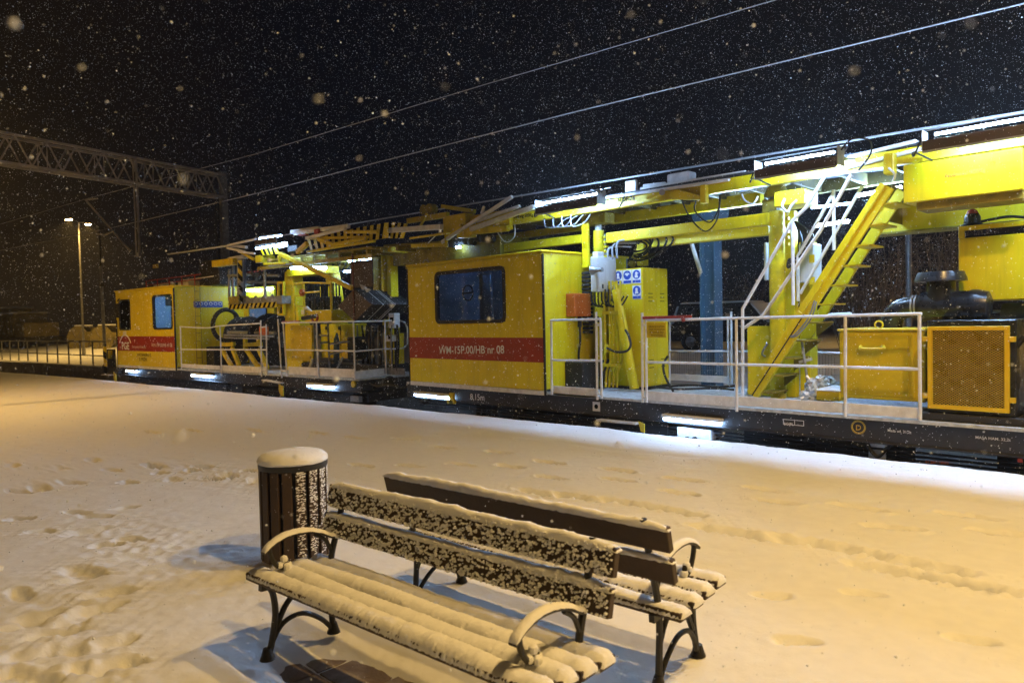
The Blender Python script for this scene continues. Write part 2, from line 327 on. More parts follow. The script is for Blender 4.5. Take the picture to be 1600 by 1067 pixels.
# track bed, rails, far platform
BAL=mat('snowy_ballast',(.30,.30,.31),.9,var=.5,scale=30,bump=.8,bscale=25,dirt=(.06,.055,.05),dirtamt=.8)
struct(strip('track_bed',BAL,[[(x,y-.05,-.80) for x,y in zip(tx,ty)],[(x,y+4.2,-.80) for x,y in zip(tx,ty)]]))
RUST=mat('rail_steel',(.12,.085,.06),.5,.5,var=.3)
for off in (.93,2.43):
    o=struct(strip('rail',RUST,[[(x,y+off-.035,-.66) for x,y in zip(tx,ty)],[(x,y+off-.035,-.62) for x,y in zip(tx,ty)],[(x,y+off+.035,-.62) for x,y in zip(tx,ty)],[(x,y+off+.035,-.66) for x,y in zip(tx,ty)],[(x,y+off+.008,-.68) for x,y in zip(tx,ty)],[(x,y+off+.07,-.80) for x,y in zip(tx,ty)]]))
    o.name='rail'
FY=lambda x: float(edge_y(x))+4.1
struct(strip('far_platform_snow',SNOWG,[[(x,FY(x),-.02) for x in tx],[(x,FY(x)+3,0.01) for x in tx],[(x,FY(x)+8,0.35) for x in tx],[(x,FY(x)+9.5,0.5) for x in tx],[(x,FY(x)+25,0.52) for x in tx],[(x,200,0.3) for x in tx]]))
struct(strip('far_platform_wall',CONC,[[(x,FY(x)-.02,-.03) for x in tx],[(x,FY(x)-.02,-.9) for x in tx]]))
GRS=mat('dark_terrain',(.16,.16,.17),.95,var=.4,scale=.3)
struct(M().add([(-400,-400,-1),(400,-400,-1),(400,400,-1),(-400,400,-1)],[(0,1,2,3)]).build('terrain',GRS))

# ================================================================= platform lamps (outside the frame, their light falls in)
POSTG=mat('grey_lamp_post',(.25,.25,.25),.5,.4,var=.15,scale=3)
def platform_lamp(x,y,h,watts,label,heads=((0,1),(0,-1)),rz=0,arm=.85,lens=SODH,name='platform_lamp',cone=150,color=SODIUM,ls=.10):
    t=thing(name,label,'street lamp',(x,y,0),rz,'sodium lamps of the station')
    M().lathe([(.11,0),(.11,.5),(.075,.52),(.05,h)],(0,0,0),14).build('post',POSTG,t,smooth=True)
    for hx,hy in heads:
        c=Vector((hx*arm,hy*arm,h+.06))
        hd=M().bar((hx*.1,hy*.1,h),tuple(c),.05).bar(c-Vector((hx,hy,0))*.05,c+Vector((hx,hy,.02))*.62,.26,.12).build('lamp_head',POSTG,t,bevel=.03,seg=2)
        q=c+Vector((hx,hy,0))*.30
        M().box(q.x-ls,q.x+ls,q.y-ls,q.y+ls,q.z-.085,q.z-.066).build('lamp_lens',lens,hd)
        if watts:
            L=bpy.data.lights.new('lamp_light','SPOT'); L.energy=watts; L.color=color; L.spot_size=R(cone); L.spot_blend=.5; L.shadow_soft_size=.07
            lo=bpy.data.objects.new('lamp_light',L); COL.objects.link(lo); lo.parent=t; lo.location=(q.x,q.y,q.z-.12)
    return t
platform_lamp(.75,4.6,7.2,LAMP_W,'tall grey platform lamp standing right of the two benches, nearest the camera',rz=R(20),color=(1.0,.63,.21))
platform_lamp(-21.0,.8,8.0,LAMP_W*1.25,'tall grey platform lamp further along, left of the trampled snow',color=(1.0,.56,.13))
platform_lamp(-1,31,8.5,1300,'tall street lamp on the road beyond the tracks, right of the bushes',heads=((0,1),(0,-1)),name='street_lamp')
platform_lamp(12,3,7.5,LAMP_W,'tall grey platform lamp far along the platform behind the camera')
# ================================================================= right-hand machine (local frame: x along track, y away from platform, z above the rail)
C1=thing('overhead_line_work_vehicle','yellow rail work vehicle nearest the camera, with yellow stairs and wide cab window','rail vehicle',(-6.0,9.6,-.62))
D=1.09
def sole_bar(par,x0,x1):
    f=M().box(x0,x1,.10,.16,.74,1.05).box(x0,x1,.07,.30,.74,.77).box(x0,x1,.07,.30,1.03,1.06).build('sole_bar',BLK,par,bevel=.006)
    M().box(x0,x1,.16,2.6,.80,1.03).build('underframe',BLK,par)
    M().box(x0,x1,.02,2.75,1.045,D-.005).build('deck',ICE,par)
    return f
sb=sole_bar(C1,-6.95,9.5)
def wheel(par,x,y=.95,r=.46):
    w=M().lathe([(.06,-.07),(.2,-.06),(.22,-.03),(.38,-.03),(.40,-.065),(r,-.065),(r,.05),(r+.03,.055),(r+.03,.08),(.1,.08)],(x,y,r),28,'y').build('wheel',DKST,par,smooth=True)
    M().lathe([(.13,-.18),(.15,-.17),(.15,-.05)],(x,y,r),16,'y').build('axle_box',BLK,w,smooth=True)
def bogie(par,x):
    for dx in (-1.0,1.0): wheel(par,x+dx)
    M().box(x-1.6,x+1.6,.42,.56,.42,.66).box(x-.4,x+.4,.38,.6,.30,.74).box(x-1.35,x-.65,.36,.46,.30,.62).box(x+.65,x+1.35,.36,.46,.30,.62).build('bogie_frame',BLK,par,bevel=.02)
    for dx in (-.45,-.3,.3,.45):
        M().lathe([(.06,0),(.085,.01),(.06,.05),(.085,.09),(.06,.13),(.085,.17),(.06,.21),(.07,.25)],(x+dx,.38,.44),12).build('spring',DKST,par,smooth=True)
bogie(C1,-4.2); bogie(C1,6.6)
# cab
cab_x0,cab_x1,cab_z0,cab_z1=-6.79,-2.76,1.12,3.62
wx0,wx1,wz0,wz1=(-5.814,0.000,2.371)[0],(-3.745,0.000,2.347)[0],(-4.721,0.000,2.384)[2],(-4.684,0.000,3.430)[2]
cb_=panel_hole(M(),cab_x0,cab_x1,cab_z0,cab_z1,wx0,wx1,wz0,wz1,0,.05).build('cab_side',YEL,C1)
M().box(wx0+.3,wx0+.36,2.0,2.1,cab_z0,cab_z1-.2).build('window_post',DKWALL,cb_)
panel_hole(M(),cab_x0+.06,cab_x1-.06,cab_z0,cab_z1,wx0,wx1,wz0,wz1,.052,.058).build('cab_lining',DKWALL,cb_)
for x in (cab_x0+.052,cab_x1-.06): M().box(x,x+.008,.06,2.54,cab_z0,cab_z1).build('cab_lining',DKWALL,C1)
M().box(cab_x0,cab_x1,2.55,2.6,cab_z0,cab_z1).build('cab_rear_wall',DKWALL,C1)
M().box(cab_x1-.05,cab_x1-.002,.05,2.55,cab_z0,cab_z1).build('cab_end_wall',YEL,C1)
M().box(cab_x0,cab_x0+.05,.05,2.55,cab_z0,cab_z1).build('cab_end_wall',YEL,C1)
M().prism([(cab_x0-.03,cab_z1),(cab_x1+.03,cab_z1),(cab_x1+.03,cab_z1+.05),(cab_x0-.03,cab_z1+.05)],-.04,2.64).build('cab_roof',YEL,C1,bevel=.02)
M().box(cab_x0,cab_x1,.05,2.55,cab_z0-.02,cab_z0+.02).build('cab_floor',DKST,C1)
M().box(cab_x0,cab_x1+.0,-.006,.06,1.03,1.112).build('aluminium_trim',WHT,C1)
a=(-6.738,0.000,2.079); b=(-2.789,0.000,1.627)
M().box(cab_x0,cab_x1,-.004,.02,b[2],a[2]).build('red_band',RED,C1)
text(C1,'WM-15P.00/HB nr 08',(-5.754,0.000,1.736),(-3.789,0.000,1.778),LETW,bold=.014)
fr=ring_frame(wx0,wx1,wz0,wz1,.045,-.02,.06,.13).build('window_frame',RUB,C1)
M().box(wx0,wx1,.022,.03,wz0,wz1).build('pane',GLASS,fr)
for i,(dx,w,z1) in enumerate(((.35,.10,1),(.95,.45,.55),(1.35,.3,.9),(.62,.06,1.0))):
    M().box(wx0+dx,wx0+dx+w,.9+i*.25,1.2+i*.25,wz0-.5,wz0+z1*(wz1-wz0)).build('cab_equipment',(GREY,DKST,RUB,GREY)[i],C1,bevel=.04,seg=2)
M().tube([(wx0+.45+.16*math.cos(t),.5,wz0+.62+.16*math.sin(t)) for t in np.linspace(0,2*math.pi,25)],.016,6).bar((wx0+.30,.5,wz0+.62),(wx0+.60,.5,wz0+.62),.03).build('steering_wheel',RUB,C1,smooth=True)
tube_lamp(C1,(wx0-.2,2.2,3.5),(wx0+1.2,2.2,3.5),'cab_glow_tube',.02,CABFILL)  # unseen glowing tube, added to brighten the cab behind the window
M().box(cab_x1-.02,cab_x1+.02,-.012,.03,1.03,3.60).build('corner_seal',RUB,C1,bevel=.008)
M().box(cab_x0-.02,cab_x0+.02,-.012,.03,1.03,3.58).build('corner_seal',RUB,C1,bevel=.008)
M().box(cab_x0,cab_x1,-.05,-.02,3.585,3.60).build('rain_gutter',YEL2,C1)
M().tube([(cab_x0+.15+.12*math.cos(t),.4,cab_z1+.05+.12*math.sin(t)) for t in [R(a) for a in range(0,181,20)]],.012,6).build('lifting_eye',GREY,C1,smooth=True)
# end of the cab: orange box, cable, black step box
ob=M().box(cab_x1+.002,cab_x1+.22,.62,1.1,2.45,2.88).build('orange_box',ORG,C1,bevel=.012)
M().box(cab_x1+.22,cab_x1+.225,.66,1.06,2.50,2.84).build('orange_box_door',ORG,ob,bevel=.004)
M().tube([(cab_x1+.1,.9,2.45),(cab_x1+.1,.9,2.25)],.04,8).build('cable_gland',RUB,ob)
tubep(C1,'black_cable',RUB,sm([(cab_x1+.1,.9,2.3),(cab_x1+.12,.88,2.0),(cab_x1+.06,.9,1.7),(cab_x1+.06,.95,1.3)]),.022)
M().box(cab_x1+.002,cab_x1+.45,.55,1.5,1.10,1.62).build('black_step_box',BLK,C1,bevel=.02)
# railings ---------------------------------------------------------
def rail_tubes(par,name,m,segs,r=.021):
    o=M()
    for s in segs: o.tube(s,r,8)
    return o.build(name,m,par,smooth=True)
def railing(par,toe,posts,rails,name='railing',r=.021):
    for p,q in posts: M().tube([p,q],r,8).build('railing_post',WHT,par,smooth=True)
    for s in rails: M().tube(s,r*.95,8).build('handrail',WHT,par,smooth=True)
    for p,q in toe: M().box(p[0],q[0],p[1],p[1]+.02,p[2],q[2]).build('toe_board',WHT,par,bevel=.003)
railing(C1,[((-2.578,0.020,1.216),(-1.565,0.020,1.048))],
  [((-2.575,0.000,2.391),(-2.596,0.000,1.055)),((-1.557,0.000,2.516),(-1.564,0.000,1.028)),((-1.465,0.000,2.374),(-1.467,0.000,1.056))],
  [[(-2.590,0.000,2.391),(-1.464,0.000,2.396)],[(-2.594,0.000,1.678),(-1.480,0.000,1.694)],[(-1.562,0.000,2.300),(-1.466,0.000,2.299)],[(-1.561,0.000,1.126),(-1.479,0.000,1.131)]])
railing(C1,[((-0.602,0.020,1.231),(0.976,0.020,1.076)),((0.998,0.020,1.244),(3.375,0.020,1.106))],
  [((-0.625,0.000,2.485),(-0.641,0.000,1.045)),((-0.554,0.000,2.361),(-0.567,0.000,1.050)),((0.994,0.000,2.365),(0.986,0.000,1.022)),((2.511,0.000,2.373),(2.501,0.000,1.069)),((3.372,0.000,2.380),(3.377,0.000,1.093))],
  [[(-0.567,0.000,2.361),(0.894,0.000,2.367),(3.400,0.000,2.383)],[(-0.555,0.000,1.697),(3.383,0.000,1.715)],[(-0.629,0.000,2.290),(-0.556,0.000,2.289)],[(-0.639,0.000,1.128),(-0.566,0.000,1.132)]])
pl=M().box((-0.531,0.000,2.330)[0],(-0.176,0.000,2.325)[0],-.02,-.008,(-0.356,0.000,2.086)[2],(-0.351,0.000,2.327)[2]).build('warning_plate',ORN,C1,bevel=.002)
for i,s in enumerate(('ZABRANIA SIĘ WCHODZENIA','Z POJAZDU WOLNOSTOJĄCEGO','PO STRONIE SIECI','NAPOWIETRZNEJ')):
    k=(0,0,3,5)[i]; q=(-0.489,-0.020,2.248); q2=(-0.193,-0.020,2.246)
    text(pl,s,(q[0]+k*.008,q[1],q[2]-.045*i),(q2[0]-k*.008,q2[1],q[2]-.045*i),LETK,'lettering',hscale=.038)
rb=M().bar((-0.594,-0.030,2.402),(0.283,-0.030,2.407),.03,.045).bar((0.135,-0.040,2.409),(0.155,-0.040,2.331),.04,.05).build('red_clamp_bar',REDS,C1,bevel=.006)
# far side rail with netting
railing(C1,[((-1.805,2.550,1.290),(-0.517,2.550,1.160))],[((-0.501,2.550,2.365),(-0.505,2.550,1.125)),((-0.435,2.550,2.482),(-0.441,2.550,1.105)),((-1.742,2.550,2.362),(-1.764,2.550,1.102))],
  [[(-2.281,2.550,2.306),(-0.462,2.550,2.376)],[(-2.292,2.550,1.725),(-0.471,2.550,1.753)],[(-0.336,2.550,2.351),(1.680,2.550,2.400)],[(-0.344,2.550,1.755),(1.675,2.550,1.755)]])
nm=M(); q0=(-1.810,2.570,1.719); q1=(1.461,2.570,1.241); z0,z1=1.18,(-1.810,2.570,1.719)[2]
k=int((q1[0]-q0[0])/.05)
for i in range(k): nm.box(q0[0]+i*.05,q0[0]+i*.05+.004,2.59,2.594,z0,z1)
for i in range(int((z1-z0)/.1)): nm.box(q0[0],q1[0],2.595,2.599,z0+i*.1,z0+i*.1+.004)
nm.build('wire_netting',GALV,C1)
tubep(C1,'far_deck_cable',RUB,sm([(-1.364,1.900,1.112),(-0.831,1.800,1.170),(-0.212,1.600,1.183),(0.068,1.700,1.211)]),.02)
tubep(C1,'far_deck_cable',RUB,sm([(-1.247,1.200,1.163),(-0.661,1.100,1.168),(-0.165,1.300,1.188),(0.360,1.100,1.212)]),.018)
tubep(C1,'black_cable',RUB,sm([(-1.125,1.500,1.699),(-1.124,1.350,1.547),(-1.043,1.300,1.325),(-0.890,1.300,1.094)]),.022)
# lifting posts ----------------------------------------------------
def lift_post(par,xc,y,z0,z1,zr,r=.13):
    M().tube([(xc,y,z0),(xc,y,z1)],r,20).build('lifting_cylinder',YEL2,par,smooth=True)
    M().tube([(xc,y,z1),(xc,y,zr)],r*.62,16).build('piston_rod',GALV,par,smooth=True)
    M().lathe([(r*1.5,0),(r*1.5,.06),(r*1.1,.16),(r*1.7,.20),(r*1.7,.24)],(xc,y,zr-.08),20).build('rod_head',OLIVE,par,smooth=True)
A0=(-2.482,1.300,4.074); B0=(1.015,1.300,4.013)
lift_post(C1,A0[0],1.3,1.1,A0[2],A0[2]+.34,.105); lift_post(C1,B0[0],1.3,1.1,B0[2],B0[2]+.30,.12)
for i in range(7):
    z=(-2.296,1.350,3.914)[2]-.09*i
    M().box(A0[0]+.14,A0[0]+.20,1.25,1.35,z,z+.045).build('guide_tooth',YEL2,C1,bevel=.005)
    if i<6: M().box(B0[0]+.16,B0[0]+.20,1.25,1.33,B0[2]-.05-.1*i,B0[2]-.1*i).build('guide_tooth',YEL2,C1,bevel=.005)
barp(C1,'guide_rod',GALV,(-2.332,1.300,3.998),(-2.327,1.300,3.552),.035)
pbx(C1,'mast_column',YEL,(-2.657,1.350,2.926),(-2.454,1.350,1.631),.35)
pbx(C1,'mast_column',YEL,(1.004,1.600,4.042),(1.160,1.600,1.090),.14)
pbx(C1,'mast_column',YEL,(1.171,1.750,3.549),(1.332,1.750,1.107),.3)
pbx(C1,'hanger_plate',YEL,(-2.738,1.100,4.244),(-2.587,1.100,3.381),.06)
# cable chain by the cab end
for i in range(16):
    p=(-2.676,1.150,3.303); M().box(p[0]-.09,p[0]+.09,1.1,1.22,p[2]-.075*i-.055,p[2]-.075*i).build('chain_link',RUB,C1,bevel=.01)
tubep(C1,'chain_bend',RUB,sm([(-2.694,1.150,2.545),(-2.666,1.150,2.422),(-2.542,1.150,2.371),(-2.428,1.200,2.393)]),.06)
# silver cabinet with horn
sc=M().pb((-2.264,0.750,3.533),(-2.094,0.750,2.894),.56).build('silver_cabinet',SILV,C1,bevel=.02,seg=2)
cx=(-2.087,0.750,3.207)[0]
M().box(cx,cx+.006,0.77,1.29,(-2.094,0.750,2.918)[2]+.02,(-2.080,0.750,3.496)[2]-.02).build('cabinet_door',SILV,sc,bevel=.004)
text(sc,'PML-1',(cx+.008,.90,(-2.083,0.750,3.381)[2]),(cx+.009,1.02,(-2.083,0.750,3.381)[2]),LETK,face='x') if 0 else None
for dy,dz in ((.1,.02),(.27,.0)): M().box(cx+.006,cx+.02,.75+dy,.79+dy,2.98+dz-.05,2.98+dz+.03).build('cabinet_lock',RUB,sc,bevel=.004)
M().box((-2.251,0.800,3.558)[0],(-2.133,0.800,3.549)[0],.8,1.0,(-2.207,0.800,3.531)[2],(-2.205,0.800,3.625)[2]).build('white_junction_box',WHT,sc,bevel=.01)
hp=(-2.106,0.720,3.277)
M().lathe([(.085,-.20),(.08,-.18),(.045,-.11),(.03,-.03),(.04,0),(.04,.04)],(hp[0]+.15,.66,hp[2]),20,'x').build('horn',GREY,sc,smooth=True)
for i in range(7):
    p=(-2.401,0.950,2.898); x=p[0]+.08*i; tubep(sc,'loom_cable',RUB,sm([(x,.95,p[2]+.04),(x+.02,.93,p[2]-.18-.03*(i%3)),(x+.16,.98,p[2]-.27),(x+.30,1.0,p[2]-.10)]),.016,6)
# pipes beside the mast
for i,(x0,x1) in enumerate(((943,944),(951,952),(956,957.5),(962,963.5),(967.5,969))):
    p=(-2.016,0.950,2.835); q=(-2.055,0.950,1.095); dx=(x0-950)*.0125; 
    tubep(C1,'hydraulic_pipe',YEL2,[(p[0]+dx,.95+.02*i,p[2]+.25),(p[0]+dx,.95+.02*i,1.62),(p[0]+dx-.10,.95+.02*i,1.42),(p[0]+dx-.12,.95+.02*i,1.14)],.022,8)
for pz in (488,570): 
    p=(-1.957,0.920,2.506) if pz==488 else (-1.978,0.920,1.548); M().box(p[0]-.18,p[0]+.2,.90,.96,p[2]-.03,p[2]+.03).build('pipe_clamp',YEL2,C1,bevel=.004)
tubep(C1,'brace_strut',YEL,[(-1.878,1.000,2.923),(-1.506,1.000,1.132)],.085,16)
tubep(C1,'thin_strut',YEL2,[(-1.904,1.000,3.064),(-1.617,0.950,2.131)],.02)
barp(C1,'valve_block',YEL2,(-1.989,0.850,1.925),(-1.992,0.850,1.785),.08,.06)
tubep(C1,'black_hose',RUB,sm([(-1.967,0.820,1.869),(-1.738,0.780,1.804),(-1.500,0.760,1.820),(-1.417,0.780,1.922),(-1.504,0.850,2.089),(-1.608,0.900,2.190)]),.022)
for i in range(7):
    r=.16+.04*i; c=(-1.851,1.500,3.667); tubep(C1,'hose_loop',RUB,[(c[0]+.35*r+r*1.1*math.cos(t),1.5+.06*i+.12*math.cos(t+i),c[2]+.06+r*(.6+.05*(i%3))*math.sin(t+.25*(i%4))) for t in np.linspace(R(-100-8*i),R(95+6*i),14)],.02,6)
for i in range(3):
    p=(-2.112,1.100,3.644); tubep(C1,'hose_coupling',GALV,sm([(p[0]+.10*i,1.1,p[2]-.15),(p[0]+.10*i,1.1,p[2]+.02+.05*i),(p[0]+.10*i+.10,1.15,p[2]+.08+.05*i),(p[0]+.10*i+.38,1.3,p[2]+.06+.06*i)],4),.020,8)
# locker with safety signs
l0=(-1.492,1.300,3.315); lx=l0[0]; lz1=l0[2]
lk=M().box(lx-.78,lx,1.3,2.1,1.14,lz1).build('locker',YEL,C1,bevel=.012)
M().box(lx,lx+.012,1.325,1.695,1.18,lz1-.03).build('locker_door',YEL,lk,bevel=.004)
M().box(lx,lx+.012,1.705,2.08,1.18,lz1-.03).build('locker_door',YEL,lk,bevel=.004)
for y in (1.44,1.82):
    for zz in (lz1-.48,lz1-.55,lz1-.62,1.62,1.55,1.48): M().box(lx+.010,lx+.018,y,y+.14,zz,zz+.012).build('vent_slot',RUB,lk)
M().box(lx-.80,lx+.02,1.28,2.12,1.09,1.14).build('locker_plinth',RUB,lk)
def safety_sign(par,x,z,s,y,kind):
    b=M().box(x,x+s,y-.006,y-.002,z-s*1.35,z).build('safety_sign',SIGNW,par)
    M().lathe([(s*.44,0),(s*.44,.003)],(x+s/2,y-.010,z-s*.5),20,'y').build('sign_disc',SIGNB,b)
    M().lathe([(s*.14,0),(s*.14,.003)],(x+s/2,y-.014,z-s*(.38 if kind!=1 else .45)),12,'y').build('sign_figure',SIGNW,b)
    M().prism([(x+s*.3,z-s*.8),(x+s*.7,z-s*.8),(x+s*.62,z-s*.5),(x+s*.38,z-s*.5)] if kind!=1 else [(x+s*.2,z-s*.45),(x+s*.8,z-s*.45),(x+s*.7,z-s*.3),(x+s*.3,z-s*.3)],y-.014,y-.011).build('sign_figure',SIGNW,b)
    M().box(x+.01,x+s-.01,y-.010,y-.007,z-s*1.28,z-s*1.02).build('sign_caption',SIGNB,b)
    return b
zs=(-1.760,1.300,3.286)[2]
for i in range(3): safety_sign(lk,lx-.64+.205*i,zs,.19,1.3,i)
safety_sign(lk,lx-.64+.41,zs-.29,.19,1.3,0)
# A-frame behind the locker
M().bar((-1.977,2.000,3.925),(-1.973,2.000,3.397),.16).build('rear_mast',YEL2,C1,bevel=.01)
M().bar((-2.257,2.000,3.416),(-1.981,2.000,3.766),.12).build('rear_brace',OLIVE,C1,bevel=.01)
# right plate, power cabinet, lamps by the stairs
pbx(C1,'yellow_plate',YEL,(0.428,1.450,2.228),(0.840,1.450,1.105),.05)
tubep(C1,'plate_handle',GALV,sm([(0.798,1.400,1.949),(0.741,1.360,1.837),(0.730,1.360,1.776),(0.753,1.400,1.743)]),.018)
w=M().pb((1.267,1.500,3.495),(1.490,1.500,2.896),.35).build('power_cabinet',SILV,C1,bevel=.015)
for k in (0,1): 
    p=(1.419,1.490,3.314); M().box(p[0]+.02,p[0]+.10,1.485,1.495,p[2]-.34*k-.12,p[2]-.34*k).build('warning_sticker',ORN,w)
lp=M().bar((0.553,1.900,3.614),(0.546,1.900,2.976),.06).build('unlit_lamp_tube',WHT,C1,bevel=.02)
M().bar((0.580,1.950,3.615),(0.573,1.950,2.976),.05).build('lamp_housing',SILV,lp,bevel=.02)
M().bar((-1.113,2.300,3.850),(-0.896,2.300,3.193),.07).build('unlit_lamp_tube',WHT,C1,bevel=.02)
tube_lamp(C1,(-0.449,2.100,3.957),(0.524,2.100,3.963),r=.02)
tube_lamp(C1,(1.155,2.300,4.150),(1.781,2.300,4.142),'fluorescent_lamp',.02,LITW)
tube_lamp(C1,(1.266,2.200,3.837),(1.776,2.200,3.852),'fluorescent_lamp',.025)
tube_lamp(C1,(1.913,2.200,4.234),(2.535,2.200,4.273),'fluorescent_lamp',.025)
# stairs
def stringer(y,pts,w,name):
    """stair cheek: a yellow bar in the plane y through two points"""
    return M().bar(pts[0],pts[1],.05,w,up=(0,0,1)).build(name,YEL,C1,bevel=.006)
s0=Vector((0.886,0.700,1.195)); s1=Vector((2.805,0.700,4.079))
sd=(s1-s0).normalized(); nrm=Vector((sd.z,0,-sd.x))
m_=s0.lerp(s1,.42)
st=M().bar(s0,m_,.07,.20).build('stair_cheek',YEL,C1,bevel=.006)
M().bar(s0+Vector((0,-.045,0))+nrm*.01,m_+Vector((0,-.045,0))+nrm*.01,.012,.015).build('cheek_seam',RUB,st)
st2=M().bar(m_-sd*.25-nrm*.02,s1,.05,.20).build('stair_cheek',YEL,C1,bevel=.006)
M().bar(m_-nrm*.02+Vector((0,-.03,0)),s1-nrm*.02+Vector((0,-.03,0)),.03,.02).build('cheek_seam',YEL2,st2,bevel=.004)
f0=s0+Vector((.0,.62,0)); f1=s1+Vector((.0,.62,0))
fc=M().bar(f0,f1,.05,.15).build('stair_cheek',YEL,C1,bevel=.006)
nt_=11
for i in range(nt_):
    c=s0.lerp(s1,(i+.35)/nt_)+nrm*.10; 
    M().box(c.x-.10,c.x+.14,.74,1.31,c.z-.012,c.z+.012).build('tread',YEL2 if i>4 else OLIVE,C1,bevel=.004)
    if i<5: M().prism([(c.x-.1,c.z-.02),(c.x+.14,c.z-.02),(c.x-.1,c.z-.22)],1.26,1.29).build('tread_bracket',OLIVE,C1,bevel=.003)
for i in range(2): tubep(C1,'stair_cable',GALV,sm([m_+sd*(.25)+nrm*(.03+.03*i)+Vector((0,-.05,0)),m_+nrm*(.10+.04*i)+Vector((0,-.08,0)),m_-sd*.3+nrm*(.06+.03*i)+Vector((0,-.05,0)),m_-sd*.38+nrm*(.0+.02*i)+Vector((0,-.04,0))]),.011,6)
# hand rails of the stairs
HR=[[(0.796,0.550,1.165),(0.813,0.550,2.506),(1.602,0.550,3.756),(1.787,0.550,3.906),(2.048,0.550,4.296)],
    [(0.836,0.600,2.262),(1.565,0.600,3.149),(1.613,0.600,3.301),(2.386,0.600,4.284)],
    [(0.804,0.600,2.214),(1.112,0.600,2.402),(1.852,0.600,3.417),(1.960,0.600,3.559),(2.386,0.600,4.284)],
    [(1.341,1.300,3.291),(1.883,1.300,4.180)],[(1.375,1.300,2.722),(2.287,1.300,4.224)]]
for k,s in enumerate(HR):
    if k in (1,): continue
    M().tube(s,.026,8).build('stair_handrail',WHT,C1,smooth=True)
for a,b in (((1.592,0.550,3.757),(1.590,0.550,2.540)),((1.884,1.300,4.227),(1.886,1.300,3.343)),((1.341,1.300,3.291),(1.344,1.300,2.606))): M().tube([a,b],.026,8).build('handrail_post',WHT,C1,smooth=True)
# silver clamps heaped on the deck
clamp=None
for i in range(60):
    t=random.random(); p=(1.661,0.550,1.263); q=(1.973,1.200,1.506)
    x=p[0]+(q[0]-p[0])*t*.75+random.uniform(0,.12); z=1.16+random.uniform(0,1)*(.30-.18*abs(t-.4)); y=.6+.6*random.random()
    if clamp is None:
        clamp=M().lathe([(.03,-.05),(.05,-.045),(.05,-.015),(.035,-.01),(.035,.015),(.05,.02),(.05,.05),(.03,.055)],(0,0,0),10,'x').lathe([(.018,-.10),(.018,.10)],(0,0,0),6,'x').build('metal_clamp',SILV,None); cl=clamp
    else: cl=clamp.copy(); COL.objects.link(cl)
    cl.location=(-6+x,9.6+y,-.62+z); cl.rotation_euler=(random.uniform(-1,1),random.uniform(-1,1),random.uniform(0,3.1)); cl.scale=[random.uniform(1.0,1.6)]*3
    tag(cl,'silver metal clamp in the heap on the deck between the stairs and the yellow chest','clamp','silver clamps heaped on the deck')
tubep(C1,'grounding_rod',GALV,[(1.557,0.900,2.031),(1.687,0.800,1.401)],.02)
barp(C1,'earth_clamp',SILV,(1.525,0.900,1.699),(1.705,0.900,1.751),.06,.04)
# chest and small box
ch=M().pb((2.303,0.350,2.166),(3.344,0.350,1.274),1.1).build('yellow_chest',ORN,C1,bevel=.012)
p=(2.303,0.350,2.166); q=(3.344,0.350,1.274)
M().box(p[0]-.02,q[0]+.02,.32,1.47,p[2]+.003,p[2]+.035).build('chest_lid',ORN,ch,bevel=.008)
M().box(p[0]+.03,(3.157,0.350,1.814)[0],.338,.349,q[2]+.05,p[2]-.05).build('chest_panel',ORN,ch,bevel=.006)
tubep(ch,'handle',ORN,sm([(2.584,0.340,1.971),(2.612,0.280,1.940),(2.863,0.280,1.943),(2.859,0.340,1.974)],5),.02)
M().box((3.185,0.350,1.491)[0],(3.200,0.350,1.492)[0]+.015,.335,.349,q[2]+.05,p[2]-.04).build('chest_trim',ORN,ch)
tubep(ch,'lifting_eye',YEL2,[(p[0]+.45+.05*math.cos(t),.5,p[2]+.08+.05*math.sin(t)) for t in np.linspace(0,6.3,13)],.012,6)
sbx=pbx(C1,'low_box',ORN,(2.008,0.300,1.350),(2.315,0.300,1.228),.6)
a=(2.008,0.300,1.350); b=(2.316,0.300,1.367)
M().box(a[0]-.01,b[0],.29,.92,a[2]+.003,a[2]+.03).build('snow_cover',SNOW,sbx,bevel=.012)
# radiator with its expanded-metal grille
g0=(3.408,0.150,2.299); g1=(4.314,0.150,1.161)
M().box(g0[0],g1[0],.18,1.2,g1[2]+.02,g0[2]).build('radiator_housing',PLAS,C1,bevel=.012)
M().box(g0[0]-.1,g1[0]+2.5,.1,1.4,1.09,g1[2]+.02).build('radiator_base',BLK,C1,bevel=.01)
gx0,gx1,gz0,gz1=(3.426,0.120,1.208)[0],(4.259,0.120,1.270)[0],(3.870,0.120,1.233)[2],(3.872,0.120,2.226)[2]
fr=M()
fr.box(gx0,gx1,.11,.16,gz1-.05,gz1).box(gx0,gx1,.11,.16,gz0,gz0+.05).box(gx0,gx0+.05,.112,.158,gz0+.05,gz1-.05).box(gx1-.05,gx1,.112,.158,gz0+.05,gz1-.05)
GR=mat('golden_yellow_paint',(.62,.42,.008),.4,var=.06)
fr=fr.build('grille_frame',GR,C1,bevel=.004)
ms=M(); nc,nr=18,32; w=(gx1-gx0-.1)/nc; h=(gz1-gz0-.1)/nr
for j in range(nr):
    for i in range(nc):
        x=gx0+.05+i*w; z=gz0+.05+j*h
        for (xa,za,xb,zb) in ((x,z+h/2,x+w/2,z+h),(x+w/2,z+h,x+w,z+h/2),(x,z+h/2,x+w/2,z),(x+w/2,z,x+w,z+h/2)):
            t=.0023; ms.add([(xa,.125,za-t),(xb,.125,zb-t),(xb,.125,zb+t),(xa,.125,za+t)],[(0,1,2,3)])
ms.build('grille_mesh',GR,fr)
for z in (gz1-.15,gz0+.15):
    for x in (gx0-.06,gx1): M().box(x,x+.06,.10,.15,z-.03,z+.03).build('hinge',GR,fr,bevel=.004)
